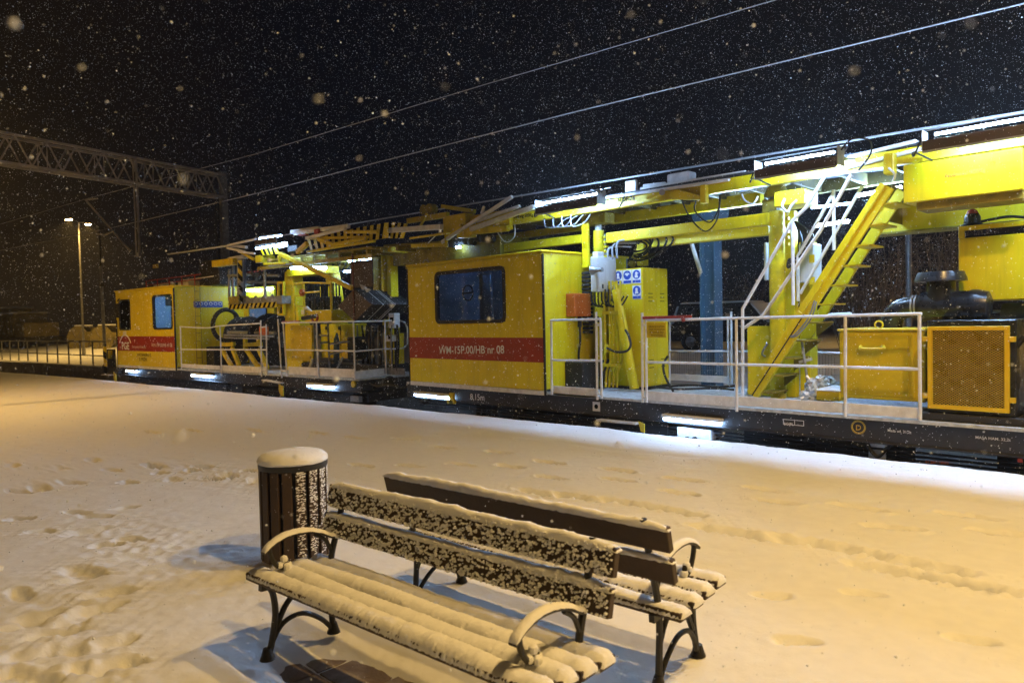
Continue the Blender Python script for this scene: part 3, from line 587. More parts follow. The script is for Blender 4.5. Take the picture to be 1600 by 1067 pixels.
M().box(gx1+.10,gx1+2.6,.5,.55,1.3,2.4).build('engine_cover',YEL,C1,bevel=.01)
M().box(gx1+.14,gx1+.2,.2,.5,1.15,2.5).build('engine_post',BLK,C1,bevel=.01)
tubep(C1,'engine_strut',BLK,[(4.270,0.300,1.953),(4.367,0.300,2.101)],.03)
# air filter
ac=(3.417,0.750,2.469)
xa,xb=(3.152,0.750,2.477)[0],(3.917,0.750,2.455)[0]; rr=.195
M().lathe([(.12,xa-.02),(.2,xa),(rr,xa+.05),(rr,xb-.22),(rr+.012,xb-.20),(rr+.012,xb-.14),(rr-.02,xb-.02),(rr-.07,xb)],(0,.95,ac[2]),28,'x').build('air_filter',PLAS,C1,smooth=True)
cx=(3.364,0.850,2.784)[0]; cz=(3.364,0.850,2.734)[2]
M().lathe([(.17,-.2),(.17,.03),(.30,.03),(.295,.07),(.265,.15),(.1,.165)],(cx,.95,cz+.03),28).lathe([(.185,-.2),(.185,-.1)],(cx,.95,cz),20).build('intake_cap',PLAS,C1,smooth=True)
e0=(3.095,0.900,2.478); e1=(2.829,0.900,2.192); rr=.14
tubep(C1,'intake_elbow',PLAS,sm([(e0[0]+.06,.95,e0[2]),(e0[0]-.14,.95,e0[2]-.01),(e0[0]-.28,.95,e0[2]-.10),(e0[0]-.33,.95,e0[2]-.24),(e0[0]-.33,.95,e0[2]-.50)]),rr,16)
for dx in (-.02,-.06): M().lathe([(rr+.012,0),(rr+.012,.02)],(e0[0]+dx,.95,e0[2]),20,'x').build('hose_clip',GALV,C1,smooth=True)
tube_lamp(C1,(3.768,1.600,2.389),(4.001,1.600,2.392),'white_rod',.02,SILV)
M().lathe([(.12,0),(.14,.04),(.14,.9),(.1,.95)],((3.894,1.500,2.479)[0],1.7,(3.894,1.500,2.479)[2]-.12),20,'x').build('exhaust_silencer',GALV,C1,smooth=True)
# big yellow tank box on the right
t0=(3.507,1.200,3.352); t1=(4.218,1.200,2.532); tt=(3.508,1.200,3.477)
tk=M().box(t0[0],t0[0]+3,1.2,2.3,t1[2],t0[2]).build('yellow_tank',YEL,C1,bevel=.012)
M().box(t0[0],t0[0]+3,1.2,1.24,tt[2]-.03,tt[2]+.03).box(t0[0],t0[0]+.07,1.2,1.24,t0[2],tt[2]-.03).build('tank_rail',YEL,tk,bevel=.006)
M().box(t0[0]+.07,t0[0]+3,1.28,2.3,t0[2]+.002,t0[2]+.03).build('tank_gap',RUB,tk)
bp=(3.601,1.500,3.515); 
bc=M().lathe([(.13,0),(.13,.03),(.10,.05),(.095,.13),(.06,.2),(.02,.22)],(bp[0],1.5,bp[2]),16).build('beacon',PLAS,C1,smooth=True)
M().lathe([(.075,.17),(.055,.215),(.02,.235)],(bp[0],1.5,bp[2]),16).build('beacon_cap',REDS,bc,smooth=True)
tubep(C1,'beacon_cable',RUB,sm([(bp[0]+.1,1.5,bp[2]+.06),(bp[0]+.4,1.5,bp[2]+.09),(bp[0]+.7,1.5,bp[2]+.05),(bp[0]+1.4,1.5,bp[2]+.10)]),.018)
# hanging ballast box
n0=(3.072,0.450,4.270); n1=(4.324,0.450,3.777)
nb=M().box(n0[0],n1[0],.45,1.05,(3.070,0.450,3.792)[2],n0[2]).build('hanging_box',YEL,C1,bevel=.008)
M().box(n0[0]+.12,n1[0],.55,1.0,(3.070,0.450,3.792)[2]-.10,(3.070,0.450,3.792)[2]-.002).build('hanging_box_foot',OLIVE,nb,bevel=.008)
LETO=mat('orange_lettering',(.40,.10,.015),.6,var=0)
text(nb,'Nosność 350Kg',(3.545,0.450,4.043),(3.967,0.450,4.046),LETO,bold=.03)
DKOLIVE=mat('shaded_grimy_steel',(.09,.075,.02),.65,var=.3,dirt=(.03,.028,.02),dirtamt=.6)  # grimy olive, darkened to put the shade under the deck into the colour
# main beams -----------------------------------------------------
bz0,bz1=(0.517,0.800,4.356)[2],(0.520,0.800,4.554)[2]
def beam(name,x0,x1,y,z0,z1,d,m=YEL,flange=True):
    b=M().box(x0,x1,y,y+d,z0,z1).build(name,m,C1,bevel=.006)
    return b
bb=beam('platform_beam',(-4.479,0.800,4.504)[0],9.0,.8,bz0,bz1,.12)
M().box((-4.294,0.800,4.483)[0],9.0,.74,.80-.002,bz0-.012,bz0+.012).build('beam_flange',YEL,bb,bevel=.003)
M().box((-4.294,0.800,4.483)[0],9.0,.78,2.3,bz1+.01,bz1+.05).build('platform_floor',DKST,C1)
for k in range(20): M().box(-5.0+.7*k,-4.94+.7*k,.92,2.2,bz0+.03,bz1).build('floor_joist',DKOLIVE,C1,bevel=.004)
beam('platform_beam',(-4.479,0.800,4.504)[0],9.0,2.2,bz0,bz1,.1,DKOLIVE)
text(bb,'61DF-74',(-1.654,0.790,4.454),(-1.278,0.790,4.444),LETK,bold=.035)
text(bb,'Udźwig 500Kg',(-4.230,0.790,4.462),(-3.698,0.790,4.445),LETK,bold=.025)
# cross beams between the posts
for (a,b,v,h,m) in (((-5.646,1.700,4.255),(-3.230,1.700,4.269),1.7,.14,YEL2),((-5.920,1.200,3.964),(-2.827,1.200,3.942),1.2,.17,YEL2),((-2.553,1.700,4.334),(0.563,1.700,4.335),1.7,.20,YEL2),((-2.204,1.150,3.880),(0.949,1.150,3.919),1.15,.19,YEL),((-1.907,2.000,3.796),(0.570,2.000,3.854),2.0,.17,YEL)):
    z=(a[2]+b[2])/2; M().box(a[0],b[0],v,v+.14,z-h/2,z+h/2).build('cross_beam',m,C1,bevel=.02,seg=2)
z1=(2.724,1.900,3.999)[2]; z0=(2.722,1.900,3.583)[2]
M().box((2.215,1.900,3.731)[0],9.0,1.9,2.05,z0,z1).build('main_girder',YEL,C1,bevel=.01)
M().box((2.215,1.900,3.731)[0],9.0,1.78,2.2,z0-.03,z0-.002).build('girder_flange',OLIVE,C1,bevel=.004)
for k in range(8): M().box((2.215,1.900,3.731)[0]+.4+.5*k,(2.215,1.900,3.731)[0]+.42+.5*k,1.3,1.9,z0+.1,z1+.2).build('girder_rib',OLIVE,C1) if k<1 else None
# brackets below the beam at the posts
M().pb((1.253,0.700,4.212),(1.697,0.700,3.995),.5).build('post_head_bracket',YEL2,C1,bevel=.01)
tubep(C1,'hanging_hook',WHT,sm([(1.439,0.650,4.088),(1.413,0.620,3.977),(1.488,0.620,3.894),(1.546,0.640,3.981),(1.617,0.650,4.046)]),.018)
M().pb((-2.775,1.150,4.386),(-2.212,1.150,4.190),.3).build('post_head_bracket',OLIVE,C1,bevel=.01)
M().pb((0.825,1.200,4.207),(1.050,1.200,4.000),.3).build('post_head_bracket',OLIVE,C1,bevel=.01)
for i in range(4): tubep(C1,'post_head_hose',RUB,sm([(1.306,1.300,3.832),((1.383,1.300,3.531)[0]+.06*i,1.35,(1.383,1.300,3.531)[2]),((1.361,1.300,3.290)[0]-.05*i,1.3,(1.361,1.300,3.290)[2]-.05*i),(1.201,1.300,3.253)]),.02,6)
# trough lamps along the platform edge
TZL=(1.838,0.100,4.324)[2]; TZT=(1.753,0.240,4.548)[2]; TZH=(1.875,0.160,4.438)[2]-.06
def trough(x0,x1,name='trough_lamp'):
    # a bent sheet hung out in front of the beam, open towards it, with a tube inside
    prof=[(.10,TZL+.02),(.10,TZL+.14),(.16,TZH),(.175,TZH),(.12,TZL+.14),(.12,TZL+.02)]
    n=len(prof); v=[(x,y,z) for x in (x0,x1) for y,z in prof]
    h=M().add(v,[tuple(range(n)),tuple(range(2*n-1,n-1,-1))]+[(i,(i+1)%n,n+(i+1)%n,n+i) for i in range(n)]).build(name,TRO,C1,bevel=.002)
    M().box(x0,x1,.085,.10,TZL-.01,TZL+.018).build('trough_lip',GALV,h,bevel=.004)
    for k in range(3):
        x=x0+(x1-x0)*(.02+.48*k); M().bar((x,.13,TZL+.08),(x,.80,bz1-.02),.03,.02).build('trough_bracket',TRO,h,bevel=.003); M().bar((x,.17,TZH-.01),(x,.55,TZT+.10),.012).build('trough_stay',TRO,h)
    M().tube([(x0+.10,.24,TZT),(x1-.08,.24,TZT)],.015,8).build('lit_tube',LITT,h)
    for yy,zz in ((.20,.05),(.36,.09),(.5,.12)): M().tube([(x0,yy,TZT+zz),(x1,yy,TZT+zz)],.007,5).build('guard_wire',GREY,h)
    for x in (x0-.012,x1+.002): M().box(x,x+.01,.10,.34,TZL+.03,TZT+.05).build('trough_end',GREY,h)
    tubep(h,'trough_cable',RUB,sm([(x1+.02,.2,TZT),(x1+.16,.2,TZT+.12),(x1+.34,.3,TZT+.08),(x1+.28,.5,TZT-.06),(x1+.1,.6,TZL)]),.012,6)
    tubep(h,'trough_cable',RUB,sm([(x0-.02,.2,TZT),(x0-.12,.2,TZL),(x0-.2,.5,TZL+.1),(x0-.05,.7,TZL)]),.012,6)
trough((-3.000,0.100,4.485)[0],(-1.577,0.100,4.456)[0]); trough((1.251,0.100,4.327)[0],(2.380,0.100,4.321)[0]); trough((3.387,0.100,4.308)[0],(3.387,0.100,4.308)[0]+2.6)
# white loops of wire under the first trough lamp
for i in range(4):
    p=(-3.036,0.700,4.233); tubep(C1,'white_cable',GREY,sm([(p[0]-.3+.22*i,.72,p[2]+.12),(p[0]-.26+.22*i,.70,p[2]-.04-.02*i),(p[0]+.22*i,.70,p[2]-.08),(p[0]+.2+.2*i,.72,p[2]+.04),(p[0]+.35+.15*i,.74,p[2]+.08)]),.012,6)
# cables hanging from the beam
for pts in ([(-0.330,0.750,4.314),(-0.163,0.720,4.001),(0.110,0.720,3.756),(0.325,0.720,3.944),(0.347,0.750,4.295)],[(-0.072,0.750,4.270),(-0.068,0.720,4.092),(0.180,0.720,3.890),(0.338,0.720,4.073),(0.369,0.750,4.301)]): tubep(C1,'hanging_cable',RUB,sm(pts),.012,6)
for pts in ([(-4.740,0.700,4.368),(-4.410,0.680,4.007),(-4.133,0.680,4.071),(-4.127,0.700,4.327)],[(-6.520,0.600,4.324),(-6.728,0.580,4.200),(-6.823,0.580,4.122)]): tubep(C1,'hanging_cable',WHT,sm(pts),.012,6)
tubep(C1,'hanging_cable',WHT,sm([(0.748,0.700,4.254),(0.799,0.680,4.157),(0.932,0.680,4.082),(1.004,0.700,4.190)]),.014,6)
# folding arms on the beam
br=M().prism([((-0.541,0.720,4.350)[0],(-0.541,0.720,4.350)[2]),((-0.515,0.720,4.462)[0],(-0.515,0.720,4.462)[2]),((-0.369,0.720,4.483)[0],(-0.369,0.720,4.483)[2]),((0.073,0.720,4.319)[0],(0.073,0.720,4.319)[2]),((0.072,0.720,4.258)[0],(0.072,0.720,4.258)[2])],.68,.78).build('folding_arm',YEL2,C1,bevel=.01)
pbx(C1,'arm_stop',YEL,(0.053,0.660,4.487),(0.151,0.660,4.201),.1)
tubep(C1,'arm_pivot',GALV,[(-0.622,0.620,4.466),(-0.739,0.800,4.502)],.05,12)
barp(C1,'arm_rod',YEL2,(-0.979,0.700,4.428),(-0.649,0.700,4.479),.05)
M().pb((-4.503,0.660,4.534),(-4.235,0.660,4.233),.1).build('arm_stop',YEL,C1,bevel=.008)
# snow-covered rods and boxes on top
def topbar(a,b,w,h,m=WHT,name='folded_rail'): return M().bar(a,b,w,h).build(name,m,C1,bevel=.01)
topbar((-1.946,0.720,4.548),(0.540,0.720,4.511),.05,.05); topbar((-1.177,0.900,4.685),(-0.725,0.900,4.662),.05,.05); topbar((-1.175,0.800,4.618),(0.765,0.800,4.604),.04,.05)
M().pb((-1.495,0.800,4.798),(-1.269,0.800,4.576),.06).build('rod_bracket',WHT,C1,bevel=.006)
M().pb((-0.710,0.900,4.810),(-0.285,0.900,4.648),.25).build('junction_tube',WHT,C1,bevel=.03,seg=3)
topbar((2.255,0.780,4.415),(3.196,0.780,4.508),.06,.05); topbar((2.282,0.900,4.551),(3.134,0.900,4.620),.3,.05)
pb_=M().pb((2.777,0.620,4.493),(2.908,0.620,4.221),.14).build('stair_hook',YEL2,C1,bevel=.015)
tubep(pb_,'hook_cable',WHT,sm([(2.859,0.580,4.290),(2.941,0.560,4.191),(2.904,0.580,4.100)]),.014,6)
M().lathe([(.07,-.06),(.07,.06)],((3.158,0.700,4.380)[0],.72,(3.158,0.700,4.380)[2]),16,'y').build('pivot_boss',YEL2,C1,smooth=True)
# left end arms of this machine, above the cab
LA=[((-6.182,0.500,4.145),(-3.985,0.500,4.836),.07,WHT),((-5.136,0.600,4.496),(-3.877,0.600,4.644),.07,WHT),((-5.231,0.500,4.325),(-3.405,0.500,4.562),.09,WHT),((-4.939,0.550,4.615),(-4.856,0.550,4.763),.06,WHT),((-8.143,0.500,4.597),(-6.169,0.500,4.478),.12,WHT),((-7.327,0.500,4.337),(-6.001,0.500,4.322),.05,YEL2),((-7.262,0.500,4.156),(-6.032,0.500,4.076),.08,YEL2),
  ((-7.912,0.900,4.831),(-6.416,0.900,4.807),.12,ORN),((-6.873,1.100,5.070),(-5.737,1.100,4.814),.09,ORN),((-5.344,0.600,4.290),(-4.211,0.600,4.252),.12,YEL2),((-5.751,0.650,4.308),(-5.298,0.650,4.289),.22,ORN),((-7.295,0.800,4.650),(-7.046,0.800,4.902),.06,ORN),((-6.024,0.500,4.297),(-6.034,0.500,4.020),.07,YEL2),((-6.022,0.550,4.217),(-5.548,0.550,4.443),.09,YEL2),((-4.949,0.700,4.483),(-4.191,0.700,4.591),.10,YEL2),((-8.768,0.800,4.305),(-6.544,0.800,4.196),.06,OLIVE)]
for a,b,w,m in LA: M().bar(a,b,w*.8,w).build('folding_arm',m,C1,bevel=.008)
M().pb((-6.259,0.600,4.720),(-5.506,0.600,4.334),.3).build('arm_carrier',ORN,C1,bevel=.015)
M().pb((-5.484,0.700,4.652),(-4.382,0.700,4.355),.2).build('arm_carrier',ORN,C1,bevel=.015)
for px in (665,676): 
    p=(-7.342,1.000,5.030); M().lathe([(.05,-.1),(.12,-.09),(.12,-.02),(.06,0),(.12,.02),(.12,.09),(.05,.1)],(p[0]+(px-665)*.02,1.0,p[2]),16,'y').build('guide_roller',OLIVE,C1,smooth=True)
# carriage underneath the folded arms
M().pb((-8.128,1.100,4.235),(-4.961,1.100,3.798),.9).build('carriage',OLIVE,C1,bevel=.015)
for i in range(9): M().lathe([(.07,-.1),(.1,-.08),(.1,.08),(.07,.1)],((-6.785,1.000,4.230)[0]+.2*i,1.05,(-6.785,1.000,4.230)[2]-.03*(i%3)),12,'y').build('hydraulic_motor',DKST,C1,smooth=True)
M().pb((-8.982,1.200,4.217),(-8.252,1.200,3.842),.5).build('carriage_leg',OLIVE,C1,bevel=.01)
tube_lamp(C1,(-8.411,1.500,3.865),(-7.948,1.500,3.880),r=.03,m=LIT); tube_lamp(C1,(-6.216,0.950,4.061),(-6.085,0.950,4.057),'small_lamp',.03,LITB)
barp(C1,'snowy_rail',WHT,(-9.996,2.500,4.015),(-7.478,2.500,4.032),.04)
# lettering and signs on the sole bar
def btext(s,a,b,m=LETW): return text(sb,s,a,b,m,bold=.012)
bx_=M()
x0,z0,x1,z1=(1.629,0.100,0.935)[0],(1.778,0.100,0.881)[2],(1.920,0.100,0.959)[0],(1.778,0.100,0.956)[2]
for (u0,u1,v0,v1) in ((x0,x1,z1-.008,z1),(x0,x1,z0,z0+.008),(x0,x0+.008,z0+.008,z1-.008),(x1-.008,x1,z0+.008,z1-.008),((1.787,0.100,0.948)[0],(1.787,0.100,0.948)[0]+.008,z0+.008,z1-.008)): bx_.box(u0,u1,.094,.097,v0,v1)
bx_.build('lettering_frame',LETW,sb)
btext('BO|PL',(1.642,0.100,0.873),(1.778,0.100,0.876))
c=(2.628,0.100,0.931); M().tube([(c[0]+.075*math.cos(t),.095,c[2]+.075*math.sin(t)) for t in np.linspace(0,2*math.pi,29)],.006,5).tube([(c[0]+.088*math.cos(t),.095,c[2]+.088*math.sin(t)) for t in np.linspace(0,2*math.pi,29)],.003,5).build('circle_mark',LETY,sb)
btext('D',(2.600,0.100,0.891),(2.663,0.100,0.897),LETY)
btext('Masa wł. 31,2t',(2.982,0.100,0.910),(3.253,0.100,0.908)); btext('MASA HAM. 32,2t',(3.932,0.100,0.918),(4.274,0.100,0.920))
btext('61 ZH - 18475',(3.408,0.100,0.566),(3.655,0.100,0.582),LETO)
btext('⊢8,15m⊣' if 0 else '8,15m',(-4.908,0.100,0.812),(-4.487,0.100,0.820))
for a in ((-1.742,0.100,0.918),):
    M().box(a[0],a[0]+.16,.094,.097,a[2]-.1,a[2]+.06).build('sign_plate',SIGNW,sb); M().lathe([(.04,0),(.04,.004)],(a[0]+.08,.089,a[2]-.02),12,'y').build('sign_mark',LETK,sb)
btext('uszkodzony',(-2.263,0.100,0.905),(-1.912,0.100,0.907)) if 0 else None
# lamps and gear under the sole bar
def under_lamp(par,a,b,v):
    h=M().box(a[0],b[0],v-.02,v+.10,a[2]+.02,a[2]+.075).build('under_lamp',WHT,par,bevel=.01)
    for y in (v+.01,v+.06): M().tube([(a[0]+.03,y,a[2]-.005),(b[0]-.03,y,a[2]-.005)],.022,8).build('lit_tube',LITU,h)
under_lamp(C1,(-6.703,0.020,0.813),(-5.479,0.020,0.824),.02); under_lamp(C1,(-0.298,0.020,0.813),(0.719,0.020,0.849),.02)
yb=(-5.389,0.000,0.931); M().box(yb[0]-.06,yb[0]+.06,-.02,.05,(-5.398,0.000,0.704)[2],yb[2]).box(yb[0]-.14,yb[0]+.1,-.02,.05,(-5.398,0.000,0.704)[2],(-5.395,0.000,0.784)[2]).build('lamp_bracket',ORN,C1,bevel=.01)
M().pb((-0.083,0.100,0.691),(0.502,0.100,0.530),.4).build('white_gear_box',WHT,C1,bevel=.015)
for p in ((0.111,0.095,0.530),(0.244,0.095,0.543)): M().lathe([(.03,-.05),(.03,0)],(p[0],.1,p[2]),10,'y').build('gear_box_knob',RUB,C1)
barp(C1,'step',WHT,(-1.528,-0.020,0.695),(-0.720,-0.020,0.700),.16,.03)
stp=M().prism([((-0.713,-0.030,0.743)[0],(-0.713,-0.030,0.743)[2]),((-0.590,-0.030,0.702)[0],(-0.590,-0.030,0.702)[2]),((-0.593,-0.030,0.557)[0],(-0.593,-0.030,0.557)[2]),((-0.666,-0.030,0.581)[0],(-0.666,-0.030,0.581)[2])],-.04,-.02).build('reflector_plate',ORN,C1,bevel=.003)
for (xx,ww,zz0,zz1,y) in ((-5.9,1.0,.25,.72,.25),(-2.2,1.2,.28,.72,.3),(-.8,.5,.3,.72,.2),(.9,.9,.3,.72,.35),(2.0,.5,.35,.72,.25),(2.7,.35,.2,.72,.3),(4.1,.9,.3,.72,.3)):
    M().box(xx,xx+ww,y,y+.7,zz0,zz1).build('under_box',BLK,C1,bevel=.02)
for i in range(3): tubep(C1,'brake_pipe',DKST,[(-6.8,.2+.04*i,.68-.06*i),(-3,.2+.04*i,.66-.06*i),(2.6,.2+.04*i,.66-.06*i),(8,.2+.04*i,.68-.06*i)],.016,6)
M().prism([((2.727,0.200,0.782)[0],(2.727,0.200,0.782)[2]),((2.935,0.200,0.795)[0],(2.935,0.200,0.795)[2]),((2.896,0.200,0.568)[0],.36),((2.702,0.200,0.604)[0],.42)],.2,.26).build('white_cover',SILV,C1,bevel=.01)
tubep(C1,'under_cable',RUB,sm([(2.712,0.150,0.737),(2.774,0.150,0.619),(2.851,0.150,0.570),(2.950,0.150,0.680),(3.063,0.150,0.774)]),.025)
M().box((4.341,0.100,0.756)[0],(4.388,0.100,0.704)[0],.08,.1,(4.364,0.100,0.694)[2],(4.364,0.100,0.759)[2]).build('red_marker',REDS,C1)
# buffers on the left end
for y in (.55,2.15):
    M().lathe([(.09,0),(.09,.45),(.2,.46),(.22,.5),(.2,.53)],(-6.95-.53,y,1.0-.08),18,'x').build('buffer',BLK,C1,smooth=True)
M().box(-7.05,-6.9,.1,2.6,.72,1.08).build('headstock',BLK,C1,bevel=.01)
tubep(C1,'coupling_hose',RUB,sm([(-7,.9,.9),(-7.25,.9,.6),(-7.5,.9,.5),(-7.8,.9,.75)]),.03)
# ================================================================= left-hand machine (its own frame, turned with the curve of the track)
C2=thing('overhead_line_work_vehicle','yellow rail work vehicle farther along, with cable drums and red roof railing','rail vehicle',(-14.5,9.42,-.62),R(5.3))
sb2=sole_bar(C2,-13.5,-.1)
M().prism([(-13.5,.5),(-.1,.5),(-.1,.74),(-13.5,.74)],.3,2.4).build('underframe_side',BLK,C2,bevel=.02)
bogie(C2,-10.8); bogie(C2,-3.0)
cx0,cx1,cz0,cz1=(-13.627,-0.000,1.101)[0],(-9.215,-0.000,1.063)[0],1.12,3.70
def q2(p,q): return p[0],q[0],min(p[2],q[2]),max(p[2],q[2])
u0,u1,v0,v1=q2((-10.689,-0.000,3.458),(-9.244,-0.000,2.367)); fx0,fx1,fz0,fz1=q2((-13.332,-0.000,3.400),(-12.453,-0.000,2.362)); u1-=.10
mid=(fx1+u0)/2
M().box(1,1,1,1,1,1) if 0 else None
panel_hole(M(),mid,cx1,cz0,cz1,u0,u1,v0,v1,0,.05).build('cab_side',YEL,C2)
panel_hole(M(),cx0,mid,cz0,cz1,fx0,fx1,fz0,fz1,0,.05).build('cab_side',YEL,C2)
fr=ring_frame(u0,u1,v0,v1,.035,-.02,.06,.13).build('window_frame',RUB,C2); M().box(u0,u1,.022,.03,v0,v1).build('pane',GLASS,fr)
fr=ring_frame(fx0,fx1,fz0,fz1,.035,-.02,.06,.10).build('window_frame',RUB,C2); M().box(fx0,fx1,.022,.03,fz0,fz1).build('pane',GLASSD,fr)
M().box(cx0,mid+.6,2.55,2.6,cz0,cz1).build('cab_rear_wall',DKWALL,C2); M().box(mid+.6,cx1,2.55,2.6,cz0,cz1).build('cab_rear_wall',INTW,C2)
M().box(mid+.2,mid+.25,.06,2.5,cz0,cz1).build('cab_partition',INTW,C2)
M().box(u0+.25,u0+.75,.28,.40,v0+.75,v0+1.35).build('cab_equipment',DKWALL,C2,bevel=.03)
M().box(u0+.2,u1+.1,1.0,1.05,cz0,cz1).build('roller_blind',INTW,C2)
tube_lamp(C2,(u0,.55,3.62),(u1+.1,.55,3.62),'cab_glow_tube',.03,CABT)
M().box(cx1-.05,cx1-.002,.05,2.6,cz0,cz1).build('cab_end_wall',YEL,C2); M().box(cx0,cx0+.05,.05,2.6,cz0,cz1).build('cab_front_wall',YEL,C2)
M().box(cx0,cx1,.05,2.55,cz0-.02,cz0+.02).build('cab_floor',DKST,C2)
M().prism([(cx0-.03,cz1),(cx1+.03,cz1),(cx1+.03,cz1+.05),(cx0-.03,cz1+.05)],-.04,2.66).build('cab_roof',YEL,C2,bevel=.02)
M().box(cx0,cx1,-.006,.06,1.03,1.113).build('aluminium_trim',WHT,C2)
a=(-11.181,-0.000,2.126); b=(-11.223,0.000,1.621); M().box(cx0,cx1,-.004,.02,b[2],a[2]).build('red_band',RED,C2)
M().box(cx1-.03,cx1+.02,-.012,.03,1.03,3.66).build('corner_seal',RUB,C2,bevel=.008); M().box(cx0-.02,cx0+.02,-.012,.03,1.03,3.66).build('corner_seal',RUB,C2,bevel=.008)
text(C2,'WM-15P.00/HB nr 08',(-10.900,-0.000,1.774),(-9.420,-0.000,1.785),LETW)
text(C2,'Energetyka Kolejowa',(-12.381,-0.000,1.730),(-11.311,0.000,1.728),LETW)
text(C2,'PGE',(-13.223,-0.000,1.678),(-12.618,-0.000,1.672),LETW,bold=.03)
c=(-12.929,-0.000,1.703); M().tube([(c[0]+.50*math.sin(t),-.008,c[2]+.50*math.cos(t)-.03) for t in np.linspace(-1.1,1.1,17)],.022,6).build('logo_arc',LETW,C2)
text(C2,'WYSTAWIONA Z',(-12.026,-0.000,1.447),(-10.950,-0.000,1.453),LETK); text(C2,'S. POZN.',(-11.839,-0.000,1.297),(-11.251,-0.000,1.298),LETK)
M().pb((-13.088,-0.010,2.300),(-12.836,-0.010,2.164),.01).build('white_placard',SIGNW,C2)
mi=M().pb((-13.363,-0.120,3.287),(-13.194,-0.120,2.787),.1).build('wing_mirror',RUB,C2,bevel=.03,seg=2)
tubep(C2,'mirror_arm',RUB,[(-13.460,-0.050,2.701),(-13.592,-0.020,1.515)],.015); tubep(C2,'wiper',RUB,[(-13.217,-0.100,3.373),(-13.249,-0.020,3.465)],.02)
# end face of the cab: signs, ladder, black box
for i in range(6):
    y=.64+.165*i; z=3.14
    b=M().box(cx1+.001,cx1+.006,y,y+.16,z-.10,z+.10).build('safety_sign',SIGNB,C2)
    M().lathe([(.06,0),(.06,.003)],(cx1+.006,y+.08,z+.02),12,'x').build('sign_figure',SIGNW,b); M().lathe([(.04,0),(.04,.003)],(cx1+.010,y+.08,z+.015),10,'x').build('sign_figure',SIGNB,b)
for y in (.66,.84): M().tube([(cx1+.05,y,1.2),(cx1+.05,y,3.75)],.013,6).build('ladder_rail',OLIVE,C2,smooth=True)
for k in range(9): M().tube([(cx1+.05,.66,1.4+.27*k),(cx1+.05,.84,1.4+.27*k)],.01,6).build('rung',OLIVE,C2,smooth=True)
M().box(cx1+.01,cx1+.5,1.0,1.75,1.12,1.75).build('black_box',BLK,C2,bevel=.02)
tubep(C2,'black_cable',RUB,sm([(cx1+.02,2.0,3.0),(cx1+.03,2.02,2.4),(cx1+.02,1.95,1.8)]),.015)
# roof gear: red railing and cream boxes
rr=[]
for x in (-13.2,-12.3,-11.4,-10.5,-9.6): rr+= [[(x,.9,3.75),(x,.9,4.12)]]
for k,s in enumerate(rr): M().tube(s,.02,6).build('red_railing_post',REDS,C2,smooth=True)
M().tube([(-13.2,.9,4.1),(-9.2,.9,4.12)],.02,6).build('red_railing',REDS,C2,smooth=True); M().tube([(-13.2,.9,3.95),(-9.2,.9,3.97)],.015,6).build('red_railing',REDS,C2,smooth=True)
M().tube([(-13.2,2.2,4.14),(-7.5,2.2,4.2)],.02,6).build('red_railing',REDS,C2,smooth=True)
for x,w in ((-12.75,.3),(-12.3,.3),(-10.9,.25),(-10.55,.35)): M().box(x,x+w,.95,1.4,3.76,3.98).build('roof_box',WHT,C2,bevel=.02)
M().tube([(-11.0,1.2,4.02),(-8.9,1.2,4.05)],.02,6).build('roof_rod',WHT,C2,smooth=True)
for i in range(4): M().lathe([(.05,0),(.09,.03),(.05,.06),(.09,.09),(.05,.12),(.06,.2)],(-10.0+.35*i,1.3,3.76),12).build('insulator',GREY,C2,smooth=True)
M().box(-9.9,-8.6,1.2,2.4,3.76,4.6).build('roof_silencer_box',BLK,C2,bevel=.03)
M().pb((-13.985,1.500,4.775),(-13.627,1.500,4.633),.05).build('roof_plate',ORN,C2)
# railings
railing(C2,[((-8.858,0.020,1.253),(-6.533,0.020,1.135)),((-6.451,0.020,1.270),(-4.041,0.020,1.099)),((-2.991,0.020,1.318),(-0.248,0.020,1.110))],
 [((-8.833,-0.000,2.424),(-8.851,-0.000,1.073)),((-6.390,-0.000,2.435),(-6.397,-0.000,0.971)),((-4.208,-0.000,2.550),(-4.253,-0.000,1.006)),((-3.945,-0.000,2.441),(-3.980,-0.000,1.050)),((-3.367,-0.000,2.570),(-3.275,-0.000,1.005)),((-3.133,-0.000,2.465),(-3.020,0.000,1.048)),((-1.662,-0.000,2.460),(-1.639,-0.000,1.063)),((-0.185,-0.000,2.454),(-0.188,0.000,1.068)),],
 [sm([(-8.854,-0.000,2.424),(-7.202,-0.000,2.368),(-6.335,-0.000,2.425),(-4.245,-0.000,2.463)],4),[(-8.824,-0.000,1.709),(-3.970,-0.000,1.747)],[(-4.220,-0.000,2.357),(-3.934,-0.000,2.372)],[(-4.258,-0.000,1.182),(-4.003,-0.000,1.189)],[(-3.193,-0.000,2.465),(-0.160,-0.000,2.461)],[(-3.054,-0.000,1.756),(-0.169,-0.000,1.754)],[(-3.295,-0.000,1.192),(-3.056,-0.000,1.199)]])
